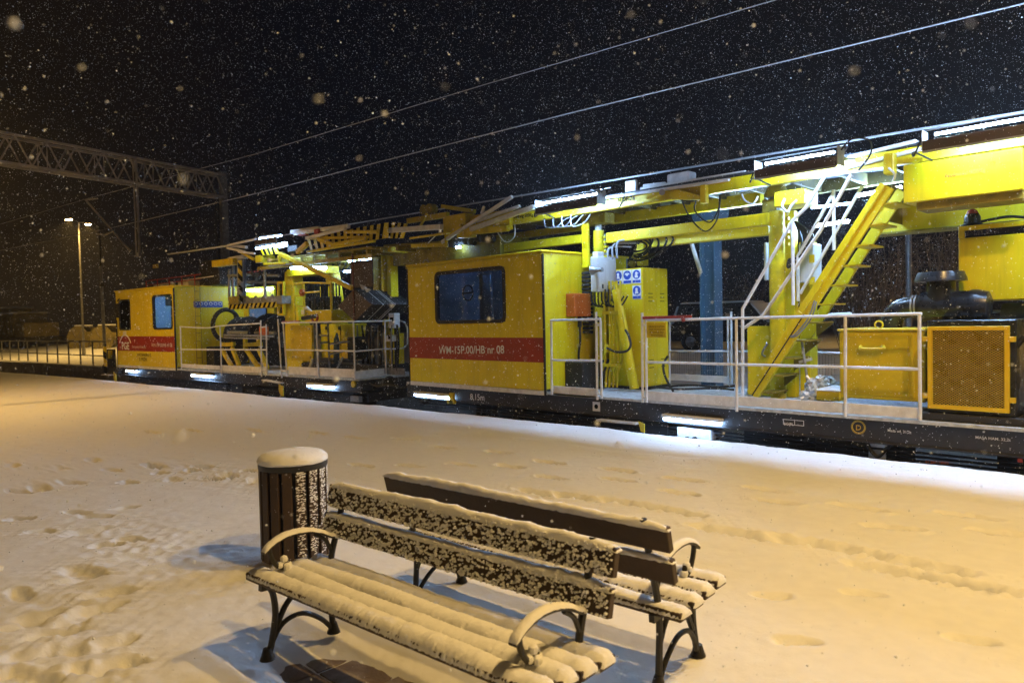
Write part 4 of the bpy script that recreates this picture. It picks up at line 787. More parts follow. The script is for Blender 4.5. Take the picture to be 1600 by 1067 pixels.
# chamfered corner of the deck rail
c0,c1=(-0.161,-0.000,2.453),(-0.313,1.050,2.455)
M().tube([c0,c1,(-0.297,1.500,2.472),(-0.281,1.700,2.411),(-0.245,1.750,2.262),(-0.248,1.750,1.867),(-0.331,1.700,1.753),(-0.375,1.500,1.737),(-0.293,1.050,1.759),(-0.169,-0.000,1.747)],.021,8).build('handrail',WHT,C2,smooth=True)
M().tube([(-0.288,1.050,2.470),(-0.298,1.050,1.061)],.021,8).build('railing_post',WHT,C2,smooth=True)
a,b=(-0.165,-0.000,1.297),(-0.362,1.050,1.268); M().bar((a[0],a[1],1.18),(b[0],b[1],1.18),.02,.19).build('toe_board',WHT,C2,bevel=.003)
M().pb((-0.558,1.300,1.263),(0.113,1.300,1.088),.03).build('grey_step_plate',GREY,C2,bevel=.006)
M().pb((-3.376,0.020,2.451),(-3.346,0.020,2.433),.02).build('gate_latch',WHT,C2)
# cable drums
def drum(x,y,z,r,w,full=True):
    d=M().lathe([(r,0),(r,.04),(r-.03,.05),(.25,.05),(.25,-.01),(r-.03,-.01)],(x,y,z),36,'x').build('drum_flange',DKST,C2,smooth=True)
    for k in range(8):
        t=2*math.pi*k/8; M().bar((x-.02,y+.2*math.cos(t),z+.2*math.sin(t)),(x-.02,y+(r-.05)*math.cos(t),z+(r-.05)*math.sin(t)),.03,.06,up=(1,0,0)).build('drum_spoke',DKST,d,bevel=.006)
    M().lathe([(.62*r,.05),(.62*r,w)],(x,y,z),30,'x').build('wound_cable',GALV if full else DKST,d,smooth=True)
    M().lathe([(r,w),(r,w+.04),(r-.03,w+.05),(.25,w+.05),(.25,w-.01)],(x,y,z),36,'x').build('drum_flange',DKST,d,smooth=True)
a=(-8.550,1.900,2.167); drum(a[0],1.9,2.05,.66,.5,False)
a=(-6.574,1.600,1.886); drum(a[0],1.75,1.96,.82,.7)
a=(-8.622,1.400,2.810); M().tube([(a[0]+.05*math.sin(t),1.4+.45*math.cos(t),2.45+.50*math.sin(t)) for t in np.linspace(0,2*math.pi,33)],.07,10).build('cable_ring',RUB,C2,smooth=True)
tubep(C2,'drum_axle',GALV,[(-8.137,1.200,2.205),(-5.422,1.200,2.171)],.05,12)
tubep(C2,'cross_pipe',GALV,[(-7.093,0.500,2.141),(-4.376,0.500,2.097)],.03); tubep(C2,'cross_pipe',GALV,[(-7.098,0.500,2.063),(-4.639,0.500,2.025)],.025)
for a,b in (((-7.831,0.800,1.691),(-7.248,0.800,1.162)),((-7.209,0.800,1.757),(-6.798,0.800,1.173)),((-6.467,0.800,1.762),(-5.723,0.800,1.162)),((-5.689,0.800,1.712),(-5.245,0.800,1.137)),((-7.822,0.800,1.832),(-7.052,0.800,1.856)),((-6.390,0.800,1.840),(-5.542,0.800,1.864)),((-6.414,0.800,2.033),(-6.431,0.800,1.763)),((-5.670,0.800,2.033),(-5.681,0.800,1.844))): M().bar(a,b,.10,.12).build('drum_frame',YEL2,C2,bevel=.008)
M().lathe([(.05,-.1),(.28,-.08),(.28,.08),(.05,.1)],((-6.973,1.000,1.591)[0],1.0,1.55),20,'y').build('brake_disc',BLK,C2,smooth=True)
M().pb((-4.815,0.300,2.375),(-4.469,0.300,2.139),.1).build('orange_valve_box',ORG,C2,bevel=.01)
# rear cabin seen between the drums
M().pb((-10.396,2.400,3.700),(-7.385,2.400,2.566),.1).build('rear_panel',YEL2,C2,bevel=.01)
wf=M().pb((-8.830,2.350,3.067),(-7.758,2.350,2.572),.03).build('rear_window_frame',RUB,C2)
M().pb((-8.757,2.330,3.044),(-7.764,2.330,2.573),.015).build('pane',mat('painted_blue_light',(.10,.25,.6),.4),wf)  # light behind the pane is painted as its blue colour
tube_lamp(C2,(-9.025,2.200,3.615),(-7.759,2.200,3.561),r=.03,m=LIT2); tube_lamp(C2,(-7.528,2.200,3.603),(-7.080,2.200,3.583),r=.03,m=LIT2)
# gantry of the drum winder
tubep(C2,'grey_mast',GALV,[(-6.654,0.900,4.442),(-6.733,0.900,3.202)],.13,16)
hazard(C2,[((-6.615,0.750,4.374)[0],(-6.615,0.750,4.374)[2]),((-6.361,0.750,4.356)[0],(-6.361,0.750,4.356)[2]),((-6.377,0.750,3.821)[0],(-6.377,0.750,3.821)[2]),((-6.631,0.750,3.835)[0],(-6.631,0.750,3.835)[2])],.75,1,slant=.2) if 0 else None
mh=M().pb((-6.615,0.750,4.374),(-6.396,0.750,3.803),.02).build('hazard_plate',YEL2,C2)
for k in range(4): 
    a=(-6.608,0.745,4.334); b=(-6.363,0.745,4.184); dz=-.32*k; M().add([(a[0],.745,a[2]+dz),(b[0],.745,b[2]+dz),(b[0],.745,b[2]-.16+dz),(a[0],.745,a[2]-.16+dz)],[(0,1,2,3)]).build('hazard_stripes',LETK,mh)
tr=M().pb((-7.302,0.800,3.240),(-4.413,0.800,3.012),.5).build('grey_cross_truss',GREY,C2,bevel=.01)
a=(-7.312,0.800,3.083); b=(-4.672,0.800,3.002)
hb=M().box(a[0],b[0],.79,1.25,a[2]-.16,a[2]-.01).build('hazard_plate',YEL2,C2,bevel=.004)
s=M(); n=11; L=b[0]-a[0]
for i in range(n): x=a[0]+L*i/n; s.add([(x,.786,a[2]-.16),(x+L/n*.5,.786,a[2]-.16),(x+L/n*.95,.786,a[2]-.01),(x+L/n*.45,.786,a[2]-.01)],[(0,1,2,3)])
s.build('hazard_stripes',LETK,hb)
for i in range(6): M().bar((a[0]+L*i/6,.80,a[2]),(a[0]+L*(i+.5)/6,.80,a[2]+.2),.03).bar((a[0]+L*(i+.5)/6,.80,a[2]+.2),(a[0]+L*(i+1)/6,.80,a[2]),.03).build('truss_brace',GREY,tr)
M().pb((-7.153,0.700,3.313),(-6.573,0.700,3.079),.3).build('slewing_gear',OLIVE,C2,bevel=.02)
M().pb((-8.087,0.700,4.473),(-6.828,0.700,4.270),.2).build('cream_beam',ORN,C2,bevel=.01)
M().bar((-7.544,1.000,4.490),(-6.531,1.000,4.516),.12).build('cream_beam',WHT,C2,bevel=.01)
for a,b in (((-7.564,1.000,4.192),(-7.630,1.000,3.193)),((-7.672,1.200,4.509),(-7.754,1.200,3.239)),((-7.654,1.000,3.997),(-7.046,1.000,3.963)),((-5.235,0.800,4.151),(-5.259,0.800,3.187)),((-7.441,1.400,4.039),(-5.437,1.400,3.886)),((-7.532,1.400,3.801),(-5.449,1.400,3.677)),((-6.698,1.400,3.996),(-6.712,1.400,3.759))): M().tube([a,b],.04,8).build('grey_tube_frame',GREY,C2,smooth=True)
tube_lamp(C2,(-9.275,1.600,4.129),(-8.943,1.600,4.121),'small_lamp',.07,LITB)
for i in range(3): tubep(C2,'loose_cable',RUB,sm([(-5.820,0.700,4.222),((-5.820,0.700,4.222)[0]+.05,.7,(-5.834,0.700,3.998)[2]-.05*i),((-5.388,0.700,3.934)[0],.7,(-5.388,0.700,3.934)[2]-.05*i),(-5.237,0.700,4.184)]),.014,6)
# portal and operator's stand
M().prism([((-4.699,1.100,3.945)[0],(-4.699,1.100,3.945)[2]),((-4.346,1.100,3.924)[0],(-4.346,1.100,3.924)[2]),((-3.969,1.100,2.167)[0],(-3.969,1.100,2.167)[2]),((-3.913,1.100,0.898)[0],1.1),((-4.806,1.100,0.867)[0],1.1)],1.1,1.45).build('portal_leg',YEL,C2,bevel=.012)
M().prism([((-3.066,1.100,3.848)[0],(-3.066,1.100,3.848)[2]),((-2.776,1.100,3.831)[0],(-2.776,1.100,3.831)[2]),((-2.475,1.100,2.419)[0],(-2.475,1.100,2.419)[2]),((-2.818,1.100,2.423)[0],(-2.818,1.100,2.423)[2])],1.3,1.6).build('portal_leg',YEL,C2,bevel=.012)
M().pb((-4.445,1.000,3.981),(-2.611,1.000,3.783),.45).build('portal_head',YEL,C2,bevel=.01)
tube_lamp(C2,(-4.037,0.900,4.006),(-3.158,0.900,3.951),r=.045,m=LIT2); tube_lamp(C2,(-3.011,0.900,3.942),(-2.466,0.900,3.908),r=.045,m=LIT2)
for a,b in (((-4.696,0.900,3.645),(-4.749,0.900,2.711)),((-4.438,0.900,3.632),(-4.490,0.900,2.705)),((-4.697,0.900,3.627),(-4.439,0.900,3.614)),((-4.722,0.900,3.188),(-4.463,0.900,3.178)),((-4.749,0.900,2.711),(-4.490,0.900,2.705))): M().bar(a,b,.07).build('yellow_cage',YEL2,C2,bevel=.006)
for a,b in (((-3.486,0.600,3.506),(-3.479,0.600,2.529)),((-3.037,0.600,3.536),(-3.030,0.600,2.556)),((-1.826,0.600,3.476),(-1.847,0.600,2.502)),((-3.106,1.200,3.520),(-3.113,1.200,2.797)),((-3.486,0.600,3.506),(-3.037,0.600,3.536)),((-3.037,0.600,3.536),(-1.800,0.600,3.458)),((-2.993,0.600,3.260),(-2.305,0.600,3.265))): M().bar(a,b,.045).build('stand_frame',YEL2,C2,bevel=.006)
for k in range(5): M().bar(((-3.413,0.600,3.190)[0],.6,(-3.413,0.600,3.190)[2]-.28*k),((-3.056,0.600,3.176)[0],.6,(-3.056,0.600,3.176)[2]-.28*k),.035).build('rung',YEL2,C2)
M().pb((-3.018,0.600,2.779),(-1.822,0.600,2.452),.7).build('control_stand',YEL2,C2,bevel=.012)
hd=M()
for i in range(11):
    p=(-3.191,0.800,2.800); x=p[0]+.13*i; hd.lathe([(.05,0),(.05,.35),(.02,.36),(.02,.62),(.035,.64),(.035,.70)],(x,.8+.1*(i%3),p[2]-.02),8)
hd.build('control_levers',RUB,C2,smooth=True)
M().pb((-3.484,0.950,3.108),(-2.592,0.950,2.784),.3).build('control_block',PLAS,C2,bevel=.04,seg=2)
M().prism([((-3.058,0.550,2.849)[0],(-3.058,0.550,2.849)[2]),((-2.880,0.550,2.896)[0],(-2.880,0.550,2.896)[2]),((-2.657,0.550,2.754)[0],(-2.657,0.550,2.754)[2])],.55,.6).build('white_control_cover',WHT,C2)
M().lathe([(.05,0),(.09,.1),(.06,.18)],((-3.041,0.550,3.175)[0],.55,(-3.041,0.550,3.175)[2]),12).build('orange_beacon',ORG,C2,smooth=True)
M().pb((-3.046,0.500,2.798),(-2.906,0.500,2.675),.02).build('white_placard',SIGNW,C2)
M().prism([((-2.489,0.590,2.682)[0],(-2.489,0.590,2.682)[2]),((-2.348,0.590,2.679)[0],(-2.348,0.590,2.679)[2]),((-2.414,0.590,2.765)[0],(-2.414,0.590,2.765)[2])],.585,.6).build('warning_triangle',LETY,C2)
op=pbx(C2,'orange_panel',ORN,(-3.180,0.250,2.393),(-2.236,0.250,1.454),.06)
a=(-3.180,0.250,2.393); b=(-2.236,0.250,1.454)
for x in (a[0]+.08,b[0]-.08):
    for z in (a[2]-.1,b[2]+.1): M().lathe([(.02,0),(.02,.012)],(x,.235,z),8,'y').build('bolt',GREY,op)
tubep(C2,'red_lever',REDS,[(-3.318,0.100,2.483),(-2.527,0.100,2.488)],.03); M().bar((-2.335,0.050,2.568),(-1.698,0.050,2.621),.09,.1).build('black_lever',RUB,C2,bevel=.02)
M().tube([(-1.919,0.050,2.560),(-1.868,0.050,2.478),(-1.733,0.050,2.468),(-1.674,0.050,2.572),(-1.697,0.050,2.653)],.03,8).build('hook',REDS,C2,smooth=True)
tubep(C2,'leaning_pipe',GREY,[(-2.132,0.200,1.525),(-2.168,0.100,1.267)],.045); 
for a,b in (((-2.372,0.400,2.430),(-2.236,0.400,1.262)),((-2.565,1.000,2.422),(-2.542,1.000,1.162)),((-2.701,0.800,2.118),(-2.278,0.800,2.100)),((-2.654,0.800,1.912),(-2.258,0.800,1.930)),((-2.288,0.800,1.879),(-1.417,0.800,1.949)),((-2.274,0.800,1.608),(-1.668,0.800,1.699)),((-1.557,0.500,1.257),(-1.305,0.500,1.556))): M().tube([a,b],.028,8).build('stand_tube',GREY,C2,smooth=True)
cab=M().pb((-3.895,1.700,2.408),(-2.413,1.700,1.436),.5).build('tool_cabinet',YEL2,C2,bevel=.012)
for px in ((-3.548,1.690,2.368),(-2.956,1.690,2.361),): M().box(px[0],px[0]+.006,1.685,1.70,1.5,px[2]).build('cabinet_gap',RUB,cab); M().box(px[0]-.06,px[0]+.02,1.66,1.70,px[2]-.12,px[2]-.03).build('cabinet_hinge',RUB,cab)
M().prism([((-2.670,1.200,1.197)[0],1.25),((-2.443,1.200,1.203)[0],1.25),((-2.390,1.200,1.724)[0],1.9),((-2.481,1.200,2.174)[0],(-2.481,1.200,2.174)[2]),((-2.612,1.200,1.809)[0],2.0)],1.2,1.25).build('grey_tarpaulin',BLUE,C2,bevel=.01)
M().pb((-1.780,1.000,2.059),(-1.434,1.000,1.459),.4).build('black_can',RUB,C2,bevel=.03)
M().pb((-3.865,1.000,1.341),(-0.555,1.000,1.121),1.2).build('low_black_tray',BLK,C2,bevel=.02)
for i in range(14):
    p=(-1.640,1.300,2.404); x=p[0]+.115*i; tubep(C2,'hanging_hose',GREY if i%3==0 else RUB,sm([(x,1.25+.07*(i%4),2.35),(x+.05*math.sin(i*2),1.25+.07*(i%4),1.9),(x-.04*math.cos(i),1.25+.07*(i%4),1.2)],5),.022+.008*(i%3),6)
# H column
M().pb((-0.921,1.500,4.216),(-0.846,1.500,1.175),.3).build('column_flange',YEL,C2,bevel=.008); M().pb((-0.753,1.550,4.206),(-0.601,1.550,1.228),.25).build('column_flange',YEL,C2,bevel=.008); 
M().pb((-1.381,1.600,4.139),(-1.134,1.600,3.232),.3).build('dirty_column',OLIVE,C2,bevel=.01); M().pb((-0.547,1.600,2.136),(-0.431,1.600,1.345),.2).build('yellow_post',YEL2,C2,bevel=.01)
for a,b in (((-0.451,1.300,2.648),(-0.222,1.300,2.272)),((-0.489,1.250,2.097),(-0.324,1.250,1.935))): 
    o=M().pb(a,b,.2).build('white_socket_box',WHT,C2,bevel=.015)
    M().box(a[0]+.08,a[0]+.2,a[1]-.01,a[1],(a[2]+b[2])/2-.02,(a[2]+b[2])/2+.08).build('socket',LETK,o)
# diamond curtain
dc=[(-1.573,0.600,2.883),(-0.892,0.600,3.262),(-0.241,0.600,2.843),(-0.903,0.600,2.463)]
cz=dc[0][2]; hw=(dc[2][0]-dc[0][0])/2; hh=(dc[1][2]-dc[3][2])/2; cx=(dc[0][0]+dc[2][0])/2; cz=(dc[1][2]+dc[3][2])/2
def diamond(k,y0,y1,m,name,par): return M().prism([(cx-hw*k,cz),(cx,cz+hh*k),(cx+hw*k,cz),(cx,cz-hh*k)],y0,y1).build(name,m,par,bevel=.006)
df=diamond(1,.6,.66,BRN,'diamond_mat',C2)
bl=diamond(.985,.665,1.95,RUB,'bellows',df)
for y in (.98,1.30,1.37): diamond(1.0,y,y+.022,WHT,'bellows_edge',bl)
for y in (.80,1.12,1.55,1.68,1.81): diamond(1.0,y,y+.05,RUB,'bellows_fold',bl)
M().box(cx-.02,cx+.02,.575,.60,cz-hh,cz+hh+.9).build('mat_rod',mat('rusty_rod',(.10,.03,.02),.7),df)
M().prism([(cx-.38,cz+hh+.05),(cx+.5,cz+hh+.05),(cx+.5,cz+hh+.72),(cx-.38,cz+hh+.72)],.80,.83).build('square_mat',BRN,C2,bevel=.006)
for a,b in (((-0.937,0.800,3.405),(-0.667,0.800,3.248)),((-0.763,0.900,3.302),(-0.544,0.900,3.180))): M().prism([(a[0],a[2]),(b[0],(a[2]+b[2])/2),(a[0]+.1,b[2])],.8,.86).build('white_flap',WHT,C2)
tube_lamp(C2,(-2.356,1.600,4.121),(-2.133,1.600,4.132),r=.05,m=LIT2); tube_lamp(C2,(-1.888,1.600,4.123),(-1.459,1.600,4.136),r=.045,m=LIT2); tube_lamp(C2,(-2.828,1.800,3.860),(-2.014,1.800,3.864),r=.035,m=LIT2)
M().bar((-1.540,1.300,4.034),(-1.166,1.300,3.627),.05,.16).build('unlit_lamp',WHT,C2,bevel=.01)
tube_lamp(C2,(-1.993,3.500,4.301),(-1.722,3.500,4.299),r=.03,m=LITW) if 0 else None
# upper deck with hazard stripes
def QX(p): return (p[0],p[2])
hazard(C2,[QX((-5.081,0.500,4.602)),QX((-4.228,0.500,4.658)),QX((-3.992,0.500,4.374)),QX((-4.828,0.500,4.383))],.5,4,YEL,slant=-.4)
hazard(C2,[QX((-2.827,0.500,4.710)),QX((0.571,0.500,4.766)),QX((0.556,0.500,4.407)),QX((-2.559,0.500,4.333))],.5,13,YEL2,slant=-.4)
hazard(C2,[QX((0.501,0.600,4.797)),QX((1.123,0.600,4.688)),QX((0.979,0.600,4.362)),QX((0.485,0.600,4.406))],.6,3,YEL2,slant=-.3)
M().bar((-2.602,0.450,4.317),(0.126,0.450,4.366),.08,.06).build('deck_edge',YEL2,C2,bevel=.006)
M().bar((-2.414,0.450,4.652),(-0.106,0.450,4.478),.05,.07).build('deck_rail',ORN,C2,bevel=.006)
M().bar((-2.039,0.400,4.599),(-1.429,0.400,4.401),.08,.10).build('deck_arm',ORN,C2,bevel=.006); M().bar((-1.429,0.400,4.401),(-0.118,0.400,4.445),.08,.08).build('deck_arm',ORN,C2,bevel=.006)
z0=(-0.925,0.800,4.225)[2]
M().box((-5.329,0.600,4.407)[0],-.2,.62,2.4,z0,z0+.06).build('upper_deck',OLIVE,C2,bevel=.006)
for k in range(12): x=(-5.329,0.600,4.407)[0]+.5+.55*k; M().box(x,x+.07,.62,2.4,z0-.12,z0-.003).build('floor_joist',OLIVE,C2,bevel=.004)
M().box((-5.329,0.600,4.407)[0],-.2,.62,.72,z0-.22,z0-.125).box((-5.329,0.600,4.407)[0],-.2,2.2,2.3,z0-.22,z0-.125).build('deck_girder',OLIVE,C2,bevel=.006)
M().bar((-3.883,0.450,4.363),(-0.903,0.550,3.285),.10,.11).build('diagonal_bar',ORN,C2,bevel=.008)
M().pb((-5.228,0.500,4.412),(-4.839,0.500,4.203),.4).build('deck_bracket',YEL2,C2,bevel=.01); M().bar((-4.776,0.500,4.144),(-3.698,0.500,4.090),.06).build('deck_bar',YEL2,C2,bevel=.006); M().bar((-3.995,0.500,4.322),(-3.976,0.500,4.109),.07).build('deck_bar',YEL2,C2)
M().bar((-4.519,0.500,4.074),(-3.425,0.500,4.055),.04).build('grey_bar',GREY,C2); M().bar((-6.154,0.600,4.599),(-5.436,0.600,4.322),.08).build('deck_bar',ORN,C2,bevel=.006)
for a,b,w,m in (((-12.291,1.300,5.021),(-7.439,1.000,4.920),.05,WHT),((-6.870,0.600,4.847),(-5.298,0.600,4.901),.06,WHT),((-6.912,0.600,4.773),(-5.770,0.500,4.564),.07,WHT),((-6.901,0.700,4.856),(-6.000,0.700,4.725),.09,WHT),((-6.122,0.500,4.591),(-5.224,0.500,4.467),.06,WHT),((-3.529,0.600,4.936),(-2.222,0.600,4.912),.10,WHT),((-3.156,0.450,4.855),(-0.830,0.450,4.811),.10,WHT),((-2.568,0.400,4.662),(-0.893,0.400,4.766),.08,WHT),((-0.898,0.400,4.672),(0.312,0.400,4.558),.08,ORN),((-2.996,0.500,4.827),(-2.649,0.500,4.811),.11,REDS),((-2.139,0.400,4.789),(-1.947,0.400,4.787),.13,REDS)):
    M().bar(a,b,w).build('snowy_rail' if m is WHT else 'deck_clamp',m,C2,bevel=.012)
tz=(-4.164,0.500,4.670)
def trough2(a,b):
    h=M().bar(a,b,.03,.16).build('trough_lamp',TRO,C2,bevel=.004)
    A=Vector(a)+Vector((0,.14,.12)); B=Vector(b)+Vector((0,.14,.12)); M().tube([A,B],.028,8).build('lit_tube',LIT2,h)
    A=Vector(a)+Vector((0,.03,.16)); B=Vector(b)+Vector((0,.03,.16)); M().tube([A,B],.012,5).build('guard_wire',GREY,h)
trough2((-4.837,0.280,4.730),(-3.749,0.280,4.724)); M().tube([(-4.815,0.300,4.568),(-3.913,0.300,4.583)],.03,8).build('lit_tube',LIT2,C2); M().bar((-3.603,0.220,4.535),(-3.238,0.220,4.556),.12,.10).build('floodlight',LIT2,C2,bevel=.01)
M().pb((-3.610,0.500,4.554),(-3.138,0.500,4.378),.3).build('deck_motor',DKST,C2,bevel=.02); M().bar((-2.842,0.300,4.310),(-2.374,0.300,4.506),.1,.12).build('deck_arm',ORN,C2,bevel=.01)
M().box((0.128,0.700,4.245)[0],.3,.8,1.9,z0-.1,z0+.02).build('deck_extension',YEL2,C2,bevel=.008)
for i in range(12):
    x=-9.0+random.random()*6; y=1.0+random.random()*1.2; tubep(C2,'underdeck_hose',RUB,sm([(x,y,z0-.1),(x+.2,y,z0-.3-random.random()*.3),(x+.6,y+.1,z0-.25),(x+.9,y,z0-.1)],5),.018,6)
# under frame lamps, bits of gear
under_lamp(C2,(-13.050,0.020,0.910),(-12.223,0.020,0.890),.02); under_lamp(C2,(-8.301,0.020,0.907),(-7.038,0.020,0.891),.02); under_lamp(C2,(-2.185,0.020,0.845),(-1.086,0.020,0.844),.02)
def reflector(p): M().prism([(p[0]-.1,p[2]+.17),(p[0],p[2]+.1),(p[0]+.1,p[2]+.1),(p[0]+.1,p[2]-.17),(p[0],p[2]-.17),(p[0]-.1,p[2]-.05)],-.05,-.02).build('reflector_plate',ORN,C2,bevel=.003)
reflector((-3.261,-0.020,0.701)); reflector((-13.834,-0.020,0.683))
hp_=M().pb((-14.753,-0.050,1.760),(-14.508,-0.050,1.037),.03).build('hazard_plate',YEL2,C2)
for k in range(3): 
    a=(-14.754,-0.055,1.619); b=(-14.447,-0.055,1.529); dz=-.55*k; M().add([(a[0],-.055,a[2]+dz),(b[0],-.055,b[2]+dz),(b[0],-.055,b[2]-.25+dz),(a[0],-.055,a[2]-.25+dz)],[(0,1,2,3)]).build('hazard_stripes',LETK,hp_)
M().pb((-15.425,0.300,1.643),(-14.789,0.300,1.007),.1).build('buffer_beam',BLK,C2,bevel=.02); M().pb((-14.989,-0.000,0.998),(-13.657,0.000,0.779),.3).build('headstock',BLK,C2,bevel=.02)
M().pb((-15.122,0.250,1.601),(-14.863,0.250,1.294),.05).build('yellow_latch',YEL2,C2); M().lathe([(.06,0),(.06,.5),(.24,.52),(.24,.56)],((-15.718,0.500,0.947)[0]-.5,.5,.95),16,'x').build('buffer',BLK,C2,smooth=True)
barp(C2,'step',WHT,(-4.113,-0.020,0.925),(-3.252,-0.020,0.872),.16,.03); barp(C2,'step',WHT,(-14.905,-0.020,0.718),(-14.107,-0.020,0.732),.16,.03)
M().pb((-0.519,0.100,0.659),(-0.183,0.100,0.523),.1).build('grey_plate',GREY,C2); M().lathe([(.02,0),(.08,.01),(.08,.05)],((-0.326,-0.000,0.955)[0],.03,(-0.326,-0.000,0.955)[2]),14,'y').build('brass_cap',ORN,C2,smooth=True)
for i in range(3): tubep(C2,'brake_pipe',DKST,[(-13.3,.18+.04*i,.66-.07*i),(-.3,.18+.04*i,.66-.07*i)],.018,6)
for (xx,ww) in ((-7.6,1.1),(-6.2,.6),(-5.3,.5),(-1.3,.8)): M().box(xx,xx+ww,.2,.9,.25,.73).build('under_box',BLK,C2,bevel=.02)
for y in (.6,2.2): M().lathe([(.09,0),(.09,.4),(.2,.41),(.22,.45),(.2,.48)],(-.1,y,.92),18,'x').build('buffer',BLK,C2,smooth=True)
M().tube(sm([(-.1,.3,.98),(.25,.35,.9),(.5,.4,.95),(.8,.5,.9)]),.03,8).build('coupling_hose',RUB,C2,smooth=True)
# ================================================================= overhead line gantry and wires
ga=Vector((-30.3,5.06,8.15)); gb=Vector((-33.6,14.5,8.35)); gd=(gb-ga).normalized(); gs=Vector((gd.y,-gd.x,0)).normalized()
g0=ga-gd*3.2; L=(gb-g0).length; gh=1.02; gw=.55
gan=thing('overhead_line_gantry','grey lattice gantry spanning the track above the left-hand machine','gantry',(g0.x,g0.y,0))
def gp(t,s,z): return g0+gd*t+gs*s+Vector((0,0,z))-Vector((g0.x,g0.y,0))
STEEL=mat('gantry_steel',(.5,.48,.48),.6,.3,var=.3,scale=2)
for s in (-gw/2,gw/2):
    for z in (-gh/2,gh/2): M().bar(gp(0,s,z),gp(L,s,z),.09).build('chord',STEEL,gan)
n=12
for s in (-gw/2,gw/2):
    for i in range(n):
        a=L*i/n; b=L*(i+.5)/n; c=L*(i+1)/n
        M().bar(gp(a,s,-gh/2),gp(b,s,gh/2),.045).build('diagonal',STEEL,gan); M().bar(gp(b,s,gh/2),gp(c,s,-gh/2),.045).build('diagonal',STEEL,gan)
        if i%2==0: M().bar(gp(b,s,gh/2),gp(b,s,-gh/2),.03).build('vertical',STEEL,gan)
for i in range(n+1): M().bar(gp(L*i/n,-gw/2,-gh/2),gp(L*i/n,gw/2,-gh/2),.04).build('cross_tie',STEEL,gan)
for t,w in ((L+.1,.3),(-.1,.3)):
    b=gp(t,0,0); M().bar((b.x,b.y,-.5),(b.x,b.y,8.35+gh/2+.2),w).build('gantry_post',GREY,gan)
b=gp(L,-.35,0); M().bar((b.x,b.y,3.5),(b.x,b.y,7.6),.12).build('cable_tray',DKST,gan)
# drop post and registration arm
dp=gp(8.72,0,0)
M().tube([(dp.x,dp.y,8.75),(dp.x,dp.y,4.75)],.10,12).build('drop_post',STEEL,gan,smooth=True)
M().tube([(dp.x+.25,dp.y-.1,8.2),(dp.x+.25,dp.y-.1,4.9)],.02,6).build('guy_wire',DKST,gan)
ra=(-31.385,8.200,6.797); rb_=(-28.687,8.900,4.631); off=Vector((g0.x,g0.y,0))
M().tube([Vector(ra)-off,Vector(rb_)-off],.035,8).build('registration_arm',STEEL,gan,smooth=True)
M().tube([Vector(ra)-off,Vector((-30.562,8.400,6.757))-off],.03,8).build('arm_clip',STEEL,gan,smooth=True)
M().tube([Vector((-30.164,8.200,5.365))-off,Vector((-29.874,8.400,5.302))-off,Vector((-29.221,8.500,5.386))-off],.03,6).build('steady_arm',STEEL,gan,smooth=True)
WIRE=mat('frosted_wire',(.42,.42,.45),.6,.2,var=.1)
def wire(pts,r,label,m=WIRE):
    o=M().tube(pts,r,6).build('overhead_wire',m,None,smooth=True); return tag(o,label,'wire')
def sag(a,b,n=10,d=.0): a=Vector(a); b=Vector(b); return [a.lerp(b,i/n)-Vector((0,0,d*4*(i/n)*(1-i/n))) for i in range(n+1)]
p1=Vector((-5.026,11.000,6.686)); p1b=Vector((-11.486,10.900,6.951)); p2=Vector((-21.043,10.200,7.031)); p3=Vector((-31.382,8.200,6.821)); p4=Vector((-35.824,6.200,6.185))
wire([p1+(p1-p1b)*1.5,p1,p1b,p2,p3,p4,p4+(p4-p3)*.6],.009,'thin overhead wire, highest of the three crossing the night sky')
q1=Vector((-1.815,11.000,5.602)); q1b=Vector((-9.059,11.000,5.845)); q2_=Vector((-21.544,10.400,5.916)); q3=Vector((-30.441,8.500,5.559)); q4=Vector((-38.379,6.600,5.340))
wire([q1+(q1-q1b)*1.2,q1,q1b,q2_,q3,q4,q4+(q4-q3)*.6],.012,'overhead wire running between the top wire and the machines, ending by the lit lamps')
r1=Vector((-1.815,11.000,4.260)); r2=Vector((-7.584,11.000,4.368)); r3=Vector((-15.445,10.900,4.482)); r4=Vector((-21.390,10.700,4.543))
wire([r1+(r1-r2)*1.0,r1,r2,r3,r4],.019,'thick frosted contact wire lowest of the three, just above the yellow machines')
# ================================================================= left background
fa=np.array([-58.0,8.6]); fb=np.array([-37.5,10.4])
fence=thing('railing_fence','long grey metal railing on top of the low concrete wall left of the machines','fence',(fa[0],fa[1],0))
fv=Vector((fb[0]-fa[0],fb[1]-fa[1],0)); fl=fv.length; fd=fv/fl
for i in range(14):
    p=fd*(fl*i/13); M().bar((p.x,p.y,0),(p.x,p.y,1.18),.06).build('fence_post',GALV,fence)
for z in (1.18,.5): M().tube([(0,0,z),tuple(fd*fl+Vector((0,0,z)))],.032,6).build('fence_rail',GALV,fence,smooth=True)
wl=thing('low_concrete_wall','low snow-edged concrete wall below the metal railing','wall',(fa[0],fa[1],0))
nrm=Vector((-fd.y,fd.x,0))
M().bar(tuple(Vector((0,0,-.5))-nrm*.05),tuple(fd*(fl+4)+Vector((0,0,-.5))-nrm*.05),.3,.95).build('wall_body',CONC,wl,bevel=.02)
M().bar(tuple(Vector((0,0,.0))-nrm*.06),tuple(fd*(fl+4)+Vector((0,0,.0))-nrm*.06),.42,.06).build('snow_cover',SNOW,wl,bevel=.02)
